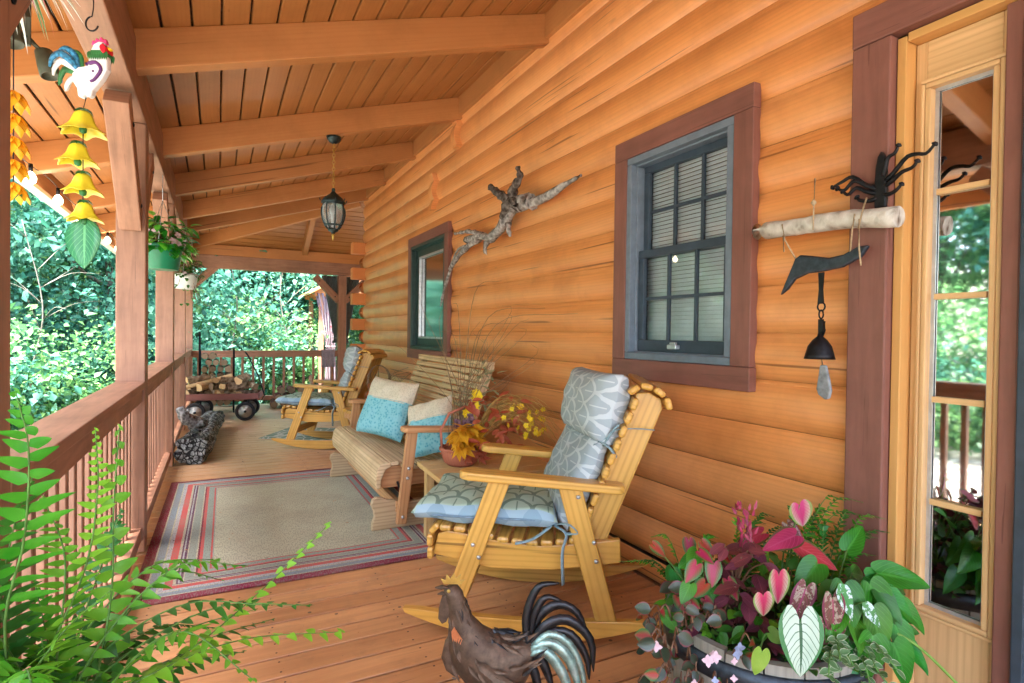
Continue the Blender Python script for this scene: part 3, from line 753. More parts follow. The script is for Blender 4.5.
# hip and its jack rafter
m = MB(); m.bar((-.46, YF - .05, 2.60), (WX - .04, 8.90, 3.28), .08, .2); ro(m, 'hip_rafter', 'rafter', bevel=.005)
m = MB(); m.bar((1.32, 9.30, 3.12), (1.32, YF - .05, 2.62), .085, .15); ro(m, 'rafter', 'rafter', bevel=.005)
m = MB(); m.bar((2.75, 8.95, 3.28), (2.75, YF - .05, 2.62), .085, .15); ro(m, 'rafter', 'rafter', bevel=.005)
m = MB(); m.bar((-.43, Y0, 2.53), (-.43, YF + .08, 2.53), .14, .27); ro(m, 'header_beam', 'post', bevel=.006)
m = MB(); m.bar((-.36, YF + .02, 2.36), (6, YF + .02, 2.36), .13, .21); ro(m, 'header_beam', 'post', bevel=.006)
m = MB(); m.bar((-.36, YF + .02, 2.55), (6, YF + .02, 2.55), .11, .17); ro(m, 'header_beam', 'rafter', bevel=.004)
m = MB(); m.bar((XE - .02, Y0 - .4, ceil_z(XE) - .06), (XE - .02, YF + .9, ceil_z(XE) - .06), .035, .2); ro(m, 'fascia_board', 'fascia', bevel=.004)
m = MB(); m.prism([(-.05, -.06), (.05, -.06), (.075, .05), (.06, .05), (.04, -.05), (-.04, -.05), (-.05, .05), (-.06, .05)], (XE - .115, 3.6, ceil_z(XE) - .06), (1, 0, 0), (0, 0, 1), 14.2); ro(m, 'gutter', 'gutter', bevel=.003)

# ------------------------------------------------------------------ posts and railings
ptext = ['brown square porch post nearest the camera at the left edge of the picture', 'brown square porch post beside the rug corner with bolted brace',
         'brown square porch post behind the green hanging basket', 'brown square porch post beside the charred log',
         'brown square corner post where the two railings meet']
py_ = [1.37, 3.83, 6.07, 8.2, YF + .02]
def post(x, y, label, braces, top=2.392, face=0):
    t = thing('porch_post', label, 'post', (x, y, 0), 0, 'square timber porch posts')
    m = MB(); m.bar((0, 0, 0), (0, 0, top), .14, .14, (0, 1, 0)); m.obj('shaft', 'post', t, bevel=.006)
    for bx, by in braces:
        m = MB(); d = V((bx, by, 0)); s = d * .07
        L = .53 if by else .42
        m.bar(d * .05 + V((0, 0, top - L - .03)), d * (L + .04) + V((0, 0, top - .04)), .105, .115, (0, 0, 1)); b = m.obj('brace', 'post', t, bevel=.005)
        for q in (.17, .8):
            m = MB(); p = d * (.05 + q * L) + V((.0535 if not bx else 0, -.0535 if bx else 0, top - L - .03 + q * L)); m.lathe([(.011, 0), (.011, .004), (.004, .007)], p, 10, (1, 0, 0) if not bx else (0, -1, 0)); m.obj('bolt', 'iron', b)
    return t
for y, l in zip(py_, ptext):
    br = [(0, -1), (0, 1)] if y < 10 else [(0, -1), (1, 0)]
    post(-.43, y, l, br)
post(-.43, -1.3, 'brown square porch post behind the camera', [(0, -1), (0, 1)])
post(1.96, YF + .02, 'brown square end post between the tied grey curtains', [(-1, 0), (1, 0)], 2.25)

def railing(label, y0, y1):
    t = thing('porch_railing', label, 'railing', (-.43, y0, 0), 0, 'porch railing sections'); L = y1 - y0
    m = MB(); m.bar((0, 0, .94), (0, L, .94), .145, .038); m.bar((.035, 0, .882), (.035, L, .882), .04, .078); m.obj('top_rail', 'rail', t, bevel=.004)
    m = MB(); m.bar((0, 0, .10), (0, L, .10), .11, .075); m.obj('bottom_rail', 'rail', t, bevel=.004)
    n = int(L / .118)
    for i in range(n):
        yy = (i + .5) * L / n; m = MB(); m.bar((-.008, yy, .137), (-.008, yy, .921), .036, .036, (0, 1, 0)); m.obj('baluster', 'post', t, bevel=.003, seg=1)
railing('brown railing section behind the foreground fern', 1.44, 3.76)
railing('brown railing section along the rug', 3.90, 6.0)
railing('brown railing section behind the charred log', 6.14, 8.13)
railing('brown railing section beside the wagon', 8.27, YF - .05)
railing('brown railing section left of the camera', -1.23, 1.30)
t = thing('porch_railing', 'brown end railing across the far end of the porch', 'railing', (-.36, YF + .02, 0), 0, 'porch railing sections'); L = 2.25
m = MB(); m.bar((0, 0, .90), (L, 0, .90), .12, .038); m.bar((0, -.03, .845), (L, -.03, .845), .04, .07); m.obj('top_rail', 'rail', t, bevel=.004)
m = MB(); m.bar((0, 0, .12), (L, 0, .12), .10, .075); m.obj('bottom_rail', 'rail', t, bevel=.004)
for i in range(14):
    m = MB(); m.bar((.085 + i * .16, 0, .158), (.085 + i * .16, 0, .881), .038, .038, (0, 1, 0)); m.obj('baluster', 'rail', t, bevel=.003, seg=1)

# ------------------------------------------------------------------ rugs
m = MB(); m.box((0, 0, .005), RL, RW, .010)
m = MB(); n = 40; vs = []
for i in range(n + 1):
    for j in range(n + 1):
        x = -RW / 2 + RW * i / n; y = -RL / 2 + RL * j / n; vs.append((x, y, .0105 + .002 * math.sin(x * 9 + y * 4) * math.sin(y * 6)))
fs = [(i * (n + 1) + j, (i + 1) * (n + 1) + j, (i + 1) * (n + 1) + j + 1, i * (n + 1) + j + 1) for i in range(n) for j in range(n)]
m.add(vs, fs, None, True)
o = m.obj('rug', 'rug'); o.location = (.48, 4.16, .001); o.rotation_euler = (0, 0, R(-.6)); b = o.modifiers.new('Solid', 'SOLIDIFY'); b.thickness = .008; b.offset = -1
tag(o, 'beige rug with red and sage striped border on the deck', 'rug')
m = MB(); m.prism([(-.55, -.4), (.55, -.4), (.55, .4), (-.55, .4)], (0, 0, .005), (1, 0, 0), (0, 1, 0), .008)
o = m.obj('doormat', 'mat', None, .002); o.location = (1.1, 7.2, .002); o.rotation_euler = (0, 0, R(-32)); tag(o, 'small green patterned mat under the far rocking chair', 'mat')

# ------------------------------------------------------------------ rocking chairs
CW = .60
def rocking_chair(label):
    t = thing('rocking_chair', label, 'rocking chair', (0, 0, 0), 0, 'wooden porch rocking chairs')
    pl = lambda m, poly, y, th, g=0: m.prism(poly, (0, y, 0), (1, 0, 0), (0, 0, 1), th, grain=g)
    for y in (.02, CW - .02):
        bot = [(1.06 * i / 16 - .01, .055 + .0 + .36 * (1.06 * i / 16 - .49) ** 2 - .055 + .0) for i in range(17)]
        bot = [(u, max(0, z)) for u, z in bot]
        top = [(1.02, .112), (.9, .108), (.7, .098), (.45, .088), (.2, .092), (.05, .105), (-.02, .105)]
        m = MB(); pl(m, bot + top, y, .036); m.obj('rocker', 'yellow', t, bevel=.006)
        m = MB(); pl(m, [(.135, .094), (.225, .094), (.425, .648), (.335, .648)], y, .034, R(70)); f = m.obj('leg', 'yellow', t, bevel=.005)
        m2 = MB(); pl(m2, [(.775, .103), (.86, .105), (.715, .63), (.62, .632)], y, .034, R(105)); r = m2.obj('leg', 'yellow', t, bevel=.005)
        o = -.0175 if y < .3 else .0175; sg = -1 if y < .3 else 1
        for par, q in ((f, (.275, .385)), (f, (.30, .335)), (r, (.765, .42)), (r, (.775, .345)), (r, (.70, .60))):
            mm = MB(); mm.lathe([(.009, 0), (.009, .003), (.004, .007)], (q[0], y + o, q[1]), 10, (0, sg, 0)); mm.obj('bolt', 'steel', par)
        yi = y + (.035 if y < .3 else -.035)
        m = MB(); pl(m, [(.10, .325), (.12, .412), (.16, .425), (.25, .415), (.40, .388), (.55, .382), (.70, .398), (.87, .425), (.875, .33), (.6, .285), (.35, .278)], yi, .034); m.obj('seat_side', 'yellow', t, bevel=.005)
        yb = y + (.07 if y < .3 else -.07)
        m = MB(); pl(m, [(.70, .37), (.80, .36), (1.035, .955), (1.03, .99), (.98, 1.02), (.93, 1.015), (.905, .93)], yb, .034, R(68)); m.obj('back_side', 'yellow', t, bevel=.005)
        # arm with rounded front
        w = .105; L = .67; pts = [(.04, -w / 2), (L - .02, -w / 2 + .006), (L, -w / 2 + .025), (L, w / 2 - .025), (L - .02, w / 2 - .006), (.04, w / 2), (.012, w / 2 - .015), (0, w / 2 - .035), (0, -w / 2 + .035), (.012, -w / 2 + .015)]
        m = MB(); m.prism(pts, (.215, y + (.006 if y < .3 else -.006), .672), (1, 0, -.055), (0, 1, 0), .034); m.obj('armrest', 'yellow', t, bevel=.008)
    m = MB()
    def slat(u, z, ang, w=.05, h=.026):
        d = V((math.cos(ang), 0, math.sin(ang))); m.bar((u, .012, z), (u, CW - .012, z), h, w, d)
    # seat: waterfall front then dipping row
    for u, z, a in ((.092, .335, R(90)), (.090, .388, R(88)), (.108, .437, R(45))): slat(u, z, a)
    pr = [(.155, .443), (.215, .439), (.275, .429), (.335, .418), (.395, .406), (.455, .401), (.515, .399), (.575, .402), (.635, .408), (.69, .417)]
    for u, z in pr: slat(u, z, 0)
    m.obj('seat_slats', 'yellow', t, bevel=.010)
    m = MB(); a = math.atan2(.56, .215)
    for i in range(10): q = i / 9; slat(.735 + .195 * q - .012, .475 + .50 * q, a)
    for u, z, an in ((.915, 1.032, R(35)), (.965, 1.046, R(-12)), (1.015, 1.025, R(-35)), (1.05, .98, R(-75))): slat(u, z, an)
    m.obj('back_slats', 'yellow', t, bevel=.010)
    m = MB(); m.bar((.24, .04, .20), (.24, CW - .04, .20), .03, .07); m.bar((.80, .04, .24), (.80, CW - .04, .24), .03, .07); m.obj('stretcher', 'yellow', t, bevel=.004)
    return t
CH_ROT = math.atan2(-.555, .83)
chair = rocking_chair('yellow pine rocking chair in the foreground beside the flower barrel')
chair.location = (.70, 2.27, 0.001); chair.rotation_euler = (0, 0, CH_ROT)
chair2 = dup(chair, (.52, 6.48, .007), R(-29), 'yellow pine rocking chair at the far end near the wagon')

def cushions(loc, rz, l1, l2, fabric_seat='cushgreen', fabric_back='cushgrey'):
    t = thing('seat_cushion', l1, 'cushion', loc, rz, 'chair seat cushions')
    m = MB(); m.pillow((.315, CW / 2, .498), (1, 0, -.02), (0, 1, 0), .61, .575, .105, sq=.22, puff=.3, n=20)
    p = m.obj('pad', [fabric_seat, 'cushband'], t)
    me = p.data
    for q in me.polygons:
        if q.normal.z < .55: q.material_index = 1
    m = MB(); ring = []
    for i in range(41):
        a = 2 * PI * i / 40; x = math.copysign(abs(math.cos(a)) ** .35, math.cos(a)) * .298; y = math.copysign(abs(math.sin(a)) ** .35, math.sin(a)) * .281
        ring.append((.315 + x, CW / 2 + y, .492))
    m.tube(ring, .005, 6, False); m.obj('piping', 'cushwelt', t)
    m = MB()
    for pts, w in (([(.60, .03, .475), (.655, .0, .45), (.64, -.012, .38), (.645, -.014, .25)], .011), ([(.60, .03, .475), (.66, .0, .49), (.70, .01, .455), (.655, .0, .45)], .012), ([(.60, .03, .475), (.52, -.006, .425), (.45, -.012, .405)], .012)):
        m.tube(bez(pts, 10), w, 6, flat=.25)
    m.obj('tie', 'strap', t)
    t2 = thing('back_cushion', l2, 'cushion', loc, rz, 'chair back cushions')
    a = V((.27, 0, .66)).normalized()
    m = MB(); m.pillow((.668, CW / 2, .64), a, (.26, -1, 0), .42, .53, .13, sq=.34, n=18); m.obj('lower_pad', fabric_back, t2)
    b = V((.20, 0, .97)).normalized()
    m = MB(); m.pillow((.762, CW / 2, .945), b, (.30, -1, 0), .30, .55, .195, sq=.34, n=18); m.obj('head_pad', fabric_back, t2)
    m = MB(); m.tube(bez([(.76, .06, .80), (.82, .04, .84), (.85, .028, .87), (.93, .04, .875), (1.0, .05, .87)], 12), .008, 6, flat=.3)
    m.tube(bez([(.80, .05, .80), (.83, .03, .86), (.86, .03, .89)], 8), .010, 6, flat=.4); m.tube(bez([(.78, .05, .82), (.82, .022, .80), (.85, .03, .76)], 8), .010, 6, flat=.4)
    m.obj('tie', 'strap', t2)
    return t, t2
cushions(chair.location, CH_ROT, 'sage scale patterned seat cushion on the foreground rocking chair', 'grey scale patterned back cushion with headrest on the foreground rocking chair')
s2, b2 = cushions(chair2.location, R(-29), 'pale sage seat cushion on the far rocking chair', 'pale grey back cushion on the far rocking chair')

# ------------------------------------------------------------------ glider bench
g = thing('glider_bench', 'slatted weathered pine glider bench along the log wall', 'bench', (1.3, 4.2, 0)); GB = V((-1.3, -4.2, 0))
def go(m, n, mt='glider', par=None, **k):
    o = m.obj(n, mt, par or g, **k)
    if par is None: o.location = GB
    return o
ya, yb = 3.50, 5.02
m = MB(); prof = [(.895, .335, 78), (.905, .385, 62), (.94, .417, 25)]
pr = [(.0, .40), (.02, .425), (.06, .436), (.085, .43), (.085, .405), (.05, .39), (.025, .33), (.02, .275), (-.005, .27), (-.012, .33)]
m.prism([(x, z) for x, z in pr], (.885, (ya + yb) / 2, 0), (1, 0, 0), (0, 0, 1), yb - ya, along=True); go(m, 'front_roll', bevel=.006)
m = MB()
for i in range(7):
    x = .995 + i * .066; z = .425 - .030 * math.sin(PI * min(1, i / 7)) - .006 * i; m.bar((x, ya, z), (x, yb, z), .051, .022)
go(m, 'seat_slats', bevel=.005)
m = MB()
for i in range(14):
    q = i / 13; x = 1.405 + .235 * q; z = .425 + .60 * q; m.bar((x, ya + .02, z), (x, yb - .02, z), .018, .037, (.37, 0, .93))
m.bar((1.66, ya + .01, 1.045), (1.66, yb - .01, 1.045), .06, .022)
go(m, 'back_slats', bevel=.004)
for y in (ya + .06, (ya + yb) / 2, yb - .06):
    m = MB(); m.prism([(1.40, .34), (1.46, .34), (1.705, 1.02), (1.695, 1.045), (1.655, 1.035), (1.43, .42)], (0, y, 0), (1, 0, 0), (0, 0, 1), .036, grain=R(70)); go(m, 'back_rib', bevel=.004)
    m = MB(); m.prism([(.90, .30), (.93, .40), (1.0, .405), (1.2, .375), (1.44, .365), (1.46, .32), (1.44, .27), (.93, .265)], (0, y, 0), (1, 0, 0), (0, 0, 1), .036); go(m, 'seat_rib', 'gliderarm', bevel=.004)
for y, s in ((ya - .045, -1), (yb + .045, 1)):
    m = MB(); m.prism([(0, -.055), (.52, -.045), (.56, -.03), (.56, .03), (.52, .045), (0, .055), (-.02, .04), (-.028, 0), (-.02, -.04)], (1.045, y, .645), (1, 0, -.06), (0, 1, 0), .032); go(m, 'armrest', 'gliderarm', bevel=.008)
    m = MB(); m.prism([(.99, .055), (1.055, .05), (1.125, .63), (1.055, .63)], (0, y, 0), (1, 0, 0), (0, 0, 1), .036, grain=R(84)); b = go(m, 'arm_post', 'gliderarm', bevel=.006)
    for z, x in ((.40, 1.065), (.34, 1.058), (.10, 1.03)):
        mm = MB(); mm.lathe([(.011, 0), (.011, .003), (.004, .008)], (x, y + s * .018, z), 10, (0, s, 0)); o = mm.obj('bolt', 'steel', b)
    m = MB(); m.prism([(1.50, .10), (1.57, .10), (1.55, .60), (1.48, .60)], (0, y, 0), (1, 0, 0), (0, 0, 1), .036, grain=R(95)); go(m, 'arm_post', 'gliderarm', bevel=.006)
    yf = y + s * -.075
    m = MB(); wav = [(.855, .012), (.858, .06), (.872, .095), (.868, .13), (.850, .17), (.858, .205), (.885, .218), (.925, .212), (.955, .195), (1.1, .17), (1.45, .17), (1.62, .19), (1.65, .15), (1.64, .012)]
    m.prism(wav, (0, yf, 0), (1, 0, 0), (0, 0, 1), .04); go(m, 'base_foot', bevel=.006)
m = MB(); m.bar((1.02, ya - .0, .15), (1.02, yb, .15), .036, .07); m.bar((1.5, ya, .12), (1.5, yb, .12), .036, .07); go(m, 'base_rail', 'gliderarm', bevel=.004)
m = MB()
for y in (ya + .03, yb - .03):
    for x in (1.0, 1.48): m.tube([(x + .02, y, .30), (x + .05, y + .004, .19), (x + .02, y, .10)], .008, 8); m.lathe([(.018, 0), (.018, .02)], (x + .02, y, .09), 10, (0, 1, 0))
go(m, 'swing_link', 'iron')

# pillows on the bench
def bench_pillow(label, c, nrm, W, H, T, roll=0):
    t = thing('throw_pillow', label, 'pillow', (c[0], c[1], .43), 0, 'throw pillows on the glider'); n = V(nrm).normalized()
    ax = V((0, 0, 1)).cross(n).normalized(); ay = n.cross(ax).normalized()
    if roll: q = Quaternion(n, R(roll)); ax = q @ ax; ay = q @ ay
    B = V((-c[0], -c[1], -.43)); m = MB(); m.pillow(c, ax, ay, W, H, T, sq=.42, n=20)
    for i, f in enumerate(m.f):
        cc = sum((V(m.v[k]) for k in f), V()) / len(f)
        if (cc - V(c)).dot(ay) < H * .11: m.mi[i] = 1
    o = m.obj('cover', ['cream', 'teal'], t); o.location = B
    m = MB()
    for i in range(21): pass
    pts = [V(c) + ax * (W * (i / 12 - .5) * .96) + ay * (H * .11) + n * (T / 2 * max(0, 1 - abs(i / 6 - 1) ** 3.2) ** .42 * 1.0 + .001) for i in range(13)]
    m.tube(pts, .004, 5); o = m.obj('seam', 'cream', t); o.location = B
bench_pillow('large square cream and turquoise pillow on the middle of the glider', (1.19, 4.42, .655), (-.80, -.45, .38), .50, .47, .16, -4)
bench_pillow('small cream and turquoise pillow behind the glider armrest', (1.30, 3.72, .60), (-.75, -.50, .42), .36, .40, .13, 18)

# ------------------------------------------------------------------ side tables
t = thing('side_table', 'plain pine side table between the glider and the near rocking chair', 'table', (1.45, 3.10, 0), R(-3))
m = MB()
for i in range(4): m.box((0, -.18 + .12 * i, .445), .74, .1185, .03)
m.obj('tabletop', 'tablewood', t, bevel=.004)
for x in (-.31, .31):
    for y in (-.18, .18): m = MB(); m.bar((x, y, 0), (x, y, .429), .05, .05, (0, 1, 0)); m.obj('leg', 'tablewood', t, bevel=.004)
m = MB(); m.box((0, -.2, .40), .57, .02, .06); m.box((0, .2, .40), .57, .02, .06); m.obj('apron', 'tablewood', t, bevel=.003)
t = thing('side_table', 'small orange wood side table with scalloped edge behind the bench pillow', 'table', (1.36, 5.62, 0), R(20))
m = MB(); pts = []
for i in range(96): a = 2 * PI * i / 96; r = .27 + .013 * math.cos(12 * a); pts.append((r * math.cos(a), r * math.sin(a)))
m.prism(pts, (0, 0, .485), (1, 0, 0), (0, 1, 0), .03); m.obj('tabletop', 'yellow', t, bevel=.004)
m = MB(); m.prism([(p[0] * .93, p[1] * .93) for p in pts], (0, 0, .44), (1, 0, 0), (0, 1, 0), .058); m.obj('apron', 'gliderarm', t, bevel=.003)
for k in range(4): a = PI / 4 + PI / 2 * k; m = MB(); m.bar((.2 * math.cos(a), .2 * math.sin(a), 0), (.17 * math.cos(a), .17 * math.sin(a), .41), .045, .045, (math.cos(a), math.sin(a), 0)); m.obj('leg', 'yellow', t, bevel=.004)

# ------------------------------------------------------------------ autumn arrangements
def flower(m, p, d, r, n=6, mi=0, cup=.3):
    d, a, b = frame(d)
    for k in range(n):
        t = 2 * PI * k / n + rnd(-.1, .1); q = a * math.cos(t) + b * math.sin(t)
        m.leaf(V(p), q + d * cup, d, r, r * .8, 'ovate', .2, .15, 3, mi)
def maple(m, p, d, up, L, mi=0):
    d, a, n = frame(d, up)
    for ang, s in ((0, 1), (.75, .8), (-.75, .8), (1.6, .5), (-1.6, .5)):
        m.leaf(V(p), d * math.cos(ang) + a * math.sin(ang), n, L * s, L * .42 * s, 'lance', .25, .2, 5, mi)
ar = thing('autumn_arrangement', 'autumn arrangement of yellow leaves and dry grasses in a red wicker basket', 'arrangement', (1.30, 3.16, .462))
m = MB(); m.lathe([(.075, 0), (.10, .02), (.115, .06), (.125, .10), (.115, .105), (.105, .06), (.03, .05)], (0, 0, 0), 20); bk = m.obj('basket', 'redwick', ar)
m = MB(); m.tube([(.12 * math.cos(a), .12 * math.sin(a), .10 + .004 * math.sin(a * 14)) for a in [2 * PI * i / 40 for i in range(41)]], .010, 6, False, jit=.2); m.tube([(-.12, 0, .1), (-.14, -.03, .22), (-.10, -.06, .32), (0, -.07, .36)], .008, 6); m.obj('basket_rim', 'redwick', bk)
m = MB()
for i in range(30):
    a = rnd(0, 2 * PI); h = rnd(.45, .95); l = rnd(.08, .38) * (1 if i % 3 else 1.8); b = V((rnd(-.06, .08), rnd(-.05, .05), .05))
    tip = b + V((math.cos(a) * l * .5 + .05, math.sin(a) * l, h)); bend = V((rnd(-.05, .05), rnd(-.05, .05), h * .5))
    m.tube(bez([b, b + bend * .8, tip + V((0, 0, -.1)), tip + V((rnd(-.1, .1), rnd(-.12, .12), rnd(-.05, .05)))], 10), [.0025 - .0018 * k / 10 for k in range(11)], 4)
for (dx, dy, h) in ((.12, -.10, 1.10), (.32, -.1, .95), (.02, .15, .98), (.25, -.42, .9), (-.05, .1, .8), (.3, .1, .86)):
    m.tube(bez([(0, 0, .05), (dx * .15, dy * .15, h * .55), (dx * .5, dy * .6, h * .95), (dx * 1.5, dy * 1.6, h)], 14), [.003 - .002 * k / 14 for k in range(15)], 4)
m.obj('twigs', 'twig', ar)
m = MB()
for i in range(46):      # straw sweep drooping to the right
    a = rnd(-.5, .5); l = rnd(.30, .52); b = V((.05, -.03, .12 + rnd(-.03, .03)))
    d = V((math.cos(-.85 + a * .5), math.sin(-.85 + a * .5), 0)); k = rnd(.16, .30)
    m.tube(bez([b, b + d * l * .4 + V((0, 0, k * .9)), b + d * l * .8 + V((0, 0, k)), b + d * l * 1.1 + V((0, 0, k * .55 + rnd(-.08, .08)))], 9), [.0028 - .002 * q / 9 for q in range(10)], 4)
m.obj('straw', 'straw', ar)
m = MB()
for i in range(24):
    a = rnd(-1, 1); d = V((rnd(-.9, .35), -.8, rnd(-.35, .6))); p = V((-.02 + rnd(-.06, .09), -.10 + rnd(-.03, .03), .12 + rnd(0, .13))); maple(m, p, d, V((-.45, -.65, .6)) + V((rnd(-.3, .3), 0, rnd(-.3, .3))), rnd(.10, .155), 0)
for i in range(10): p = V((rnd(-.02, .1), -.1, rnd(.04, .12))); maple(m, p, V((rnd(-1, 1), -.5, rnd(-.8, .3))), V((-.4, -.7, .5)), rnd(.06, .09), 1)
for i in range(60): p = V((rnd(-.05, .30), rnd(-.30, .05), rnd(.12, .42))); m.leaf(p, (rnd(-.3, 1), rnd(-1, .2), rnd(-.6, .7)), (-.3, -.6, .7), rnd(.05, .10), .03, 'ovate', .4, .3, 4, 1)
m.obj('autumn_leaves', ['fallyellow', 'fallrust'], ar)
for i in range(6): m = MB(); flower(m, (rnd(.0, .10), -.08 + rnd(-.03, .03), .30 + rnd(0, .13)), (rnd(-.5, .2), -.8, .4), .036, 8); m.obj('flower', 'petalyellow', ar)
m = MB()
for i in range(34): m = MB(); l = rnd(.25, .46); a = -.85 + rnd(-.32, .32); flower(m, (.05 + math.cos(a) * l, -.03 + math.sin(a) * l, .34 + rnd(-.10, .05) - .35 * max(0, l - .3)), (rnd(-1, 1), -1, rnd(-.3, 1)), .019, 5); m.obj('flower', 'petalyellow', ar)
m = MB()
for i in range(7):
    c = V((-.02 + rnd(-.04, .06), -.09 + rnd(-.02, .02), .24 + rnd(-.04, .06)))
    for k in range(16): d = V((rnd(-1, 1), rnd(-1, .3), rnd(-.6, 1))); m.leaf(c, d, (0, -1, 0), .028, .02, 'ovate', .2, .3, 3)
m.obj('dried_flowers', 'mauveflower', ar)
m = MB()
for i in range(60):
    a = rnd(0, 2 * PI); p = V((.12 + rnd(-.10, .10), -.02 + rnd(-.08, .12), rnd(.30, .62))); m.leaf(p, (math.cos(a), math.sin(a), rnd(.1, .9)), (0, -.3, 1), rnd(.05, .10), .022, 'lance', .3, .2, 4)
m.obj('dry_foliage', 'sagedry', ar)

a2 = thing('autumn_arrangement', 'round autumn wreath arrangement of red berries and grasses on the scalloped table', 'arrangement', (1.42, 5.62, .502))
m = MB(); m.lathe([(.07, 0), (.09, .05), (.10, .10), (.09, .1), (.05, .06)], (0, 0, 0), 16); m.obj('basket', 'redwick', a2)
m = MB()
for i in range(12): m.tube([(.11 * math.cos(t + i) * rnd(.9, 1.1), -.02 + rnd(-.015, .015), .27 + .15 * math.sin(t + i)) for t in [2 * PI * k / 24 for k in range(25)]], .004, 4, False)
for i in range(26): a = rnd(-2.6, -.3); m.tube([(0, -.03, .18), (.16 * math.cos(a), -.06 + .1 * math.sin(a), .2 + rnd(-.05, .2)), (.30 * math.cos(a), -.1 + .2 * math.sin(a), .22 + rnd(-.15, .2))], .0022, 4)
m.obj('twigs', 'twig', a2)
m = MB()
for i in range(70): p = V((rnd(-.14, .16), -.08 + rnd(-.05, .03), rnd(.07, .22))); m.leaf(p, (rnd(-1, 1), rnd(-1, .2), rnd(-.6, .8)), (0, -1, .3), rnd(.05, .08), .035, 'ovate', .3, .2, 4, random.choice((0, 0, 1)))
m.obj('autumn_leaves', ['fallrust', 'redenamel'], a2)

# ------------------------------------------------------------------ wagon, firewood, logs
w = thing('garden_wagon', 'red wooden pull wagon heaped with split firewood near the far railing', 'wagon', (.08, 9.0, 0), R(-9))
m = MB()
for i in range(4): m.bar((-.46, -.19 + .125 * i, .30), (.46, -.19 + .125 * i, .30), .12, .022)
m.obj('bed', 'redwood', w, bevel=.003)
for y in (-.255, .255):
    m = MB(); m.bar((-.47, y, .335), (.47, y, .335), .022, .085); m.obj('side_board', 'redwood', w, bevel=.004)
for x in (-.475, .475):
    m = MB(); m.bar((x, -.243, .335), (x, .243, .335), .022, .085); m.obj('end_board', 'redwood', w, bevel=.004)
for x in (-.31, .31):
    m = MB(); m.bar((x, -.25, .135), (x, .25, .135), .02, .02); m.bar((x, -.08, .14), (x, -.08, .29), .02, .03); m.bar((x, .08, .14), (x, .08, .29), .02, .03); m.obj('axle', 'iron', w)
    for y, s in ((-.285, -1), (.285, 1)):
        m = MB(); m.lathe([(.088, -.018), (.118, -.024), (.13, -.012), (.13, .012), (.118, .024), (.088, .018), (.088, -.018)], (x, y, .131), 24, (0, 1, 0), cap=False); wh = m.obj('wheel', 'tyre', w)
        m = MB(); m.lathe([(.088, -.012), (.07, -.006), (.03, -.012), (.03, .012), (.07, .006), (.088, .012)], (x, y, .131), 24, (0, 1, 0)); m.obj('rim', 'hub', wh)
        m = MB(); m.lathe([(.018, 0), (.018, .035), (.01, .04)], (x, y, .131), 12, (0, s, 0)); m.obj('hub_cap', 'iron', wh)
m = MB(); m.tube([(.47, 0, .22), (.53, -.01, .32), (.45, -.02, .60), (.29, -.02, .93)], .010, 8); m.tube([(.30, -.08, .92), (.28, -.02, .94), (.27, .05, .93)], .012, 8); m.obj('handle', 'iron', w)

def log_piece(label, p0, p1, r, mat='firewood', group=None, end='dullend', cat='firewood', split=True, name='firewood_log'):
    p0, p1 = V(p0), V(p1); o = thing(name, label, cat, p0, 0, group); d, a, b = frame(p1 - p0)
    m = MB(); n = 9; rr = [r * rnd(.85, 1.12) for _ in range(n)]
    if split:
        k0 = random.randrange(n)
        for k in (k0, (k0 + 1) % n): rr[k] *= .55
    N = 5; vs = []
    for i in range(N + 1):
        c = (p1 - p0) * (i / N) + a * rnd(-.06, .06) * r + b * rnd(-.06, .06) * r
        for k in range(n): t = 2 * PI * k / n; q = rr[k] * rnd(.93, 1.07); vs.append(c + a * q * math.cos(t) + b * q * math.sin(t))
    fs = [(i * n + k, i * n + (k + 1) % n, (i + 1) * n + (k + 1) % n, (i + 1) * n + k) for i in range(N) for k in range(n)]
    m.add(vs, fs, None, False); m.obj('bark', mat, o, bevel=.004, seg=1)
    for q, i in ((V((0, 0, 0)), 0), (p1 - p0, N)):
        e = MB(); off = d * (.003 if i else -.003); e.add([vs[i * n + k] * .97 + q * .03 + off for k in range(n)], [tuple(range(n)) if i else tuple(range(n))[::-1]], None); e.obj('cut_end', end, o)
    return o
G = 'firewood pieces heaped in the wagon'
lab = 'short split firewood piece lying in the heap on the wagon'
import itertools
wz = R(-9)
def wl(x, y, z): return (.08 + x * math.cos(wz) - y * math.sin(wz), 9.0 + x * math.sin(wz) + y * math.cos(wz), z)
random.seed(21)
for lay, cnt in ((0, 7), (1, 6), (2, 4)):
    for i in range(cnt):
        x = -.36 + .72 * (i + .5) / cnt + rnd(-.04, .04); y = rnd(-.05, .05) - .03; r = rnd(.045, .06); an = rnd(-.7, .7) + (PI / 2 if i % 2 else .9); L = rnd(.15, .19)
        z = .362 + lay * .095 + rnd(0, .015); dx, dy = math.cos(an) * L, math.sin(an) * L
        log_piece(lab, wl(x - dx, y - dy, z), wl(x + dx, y + dy, z + rnd(-.02, .05)), r, 'firewood' if random.random() < .75 else 'splitwood', G, random.choice(('splitwood', 'dullend')))
log_piece('long pale split stick laid across the top of the wagon heap', wl(-.44, -.17, .47), wl(.12, -.10, .62), .028, 'splitwood')
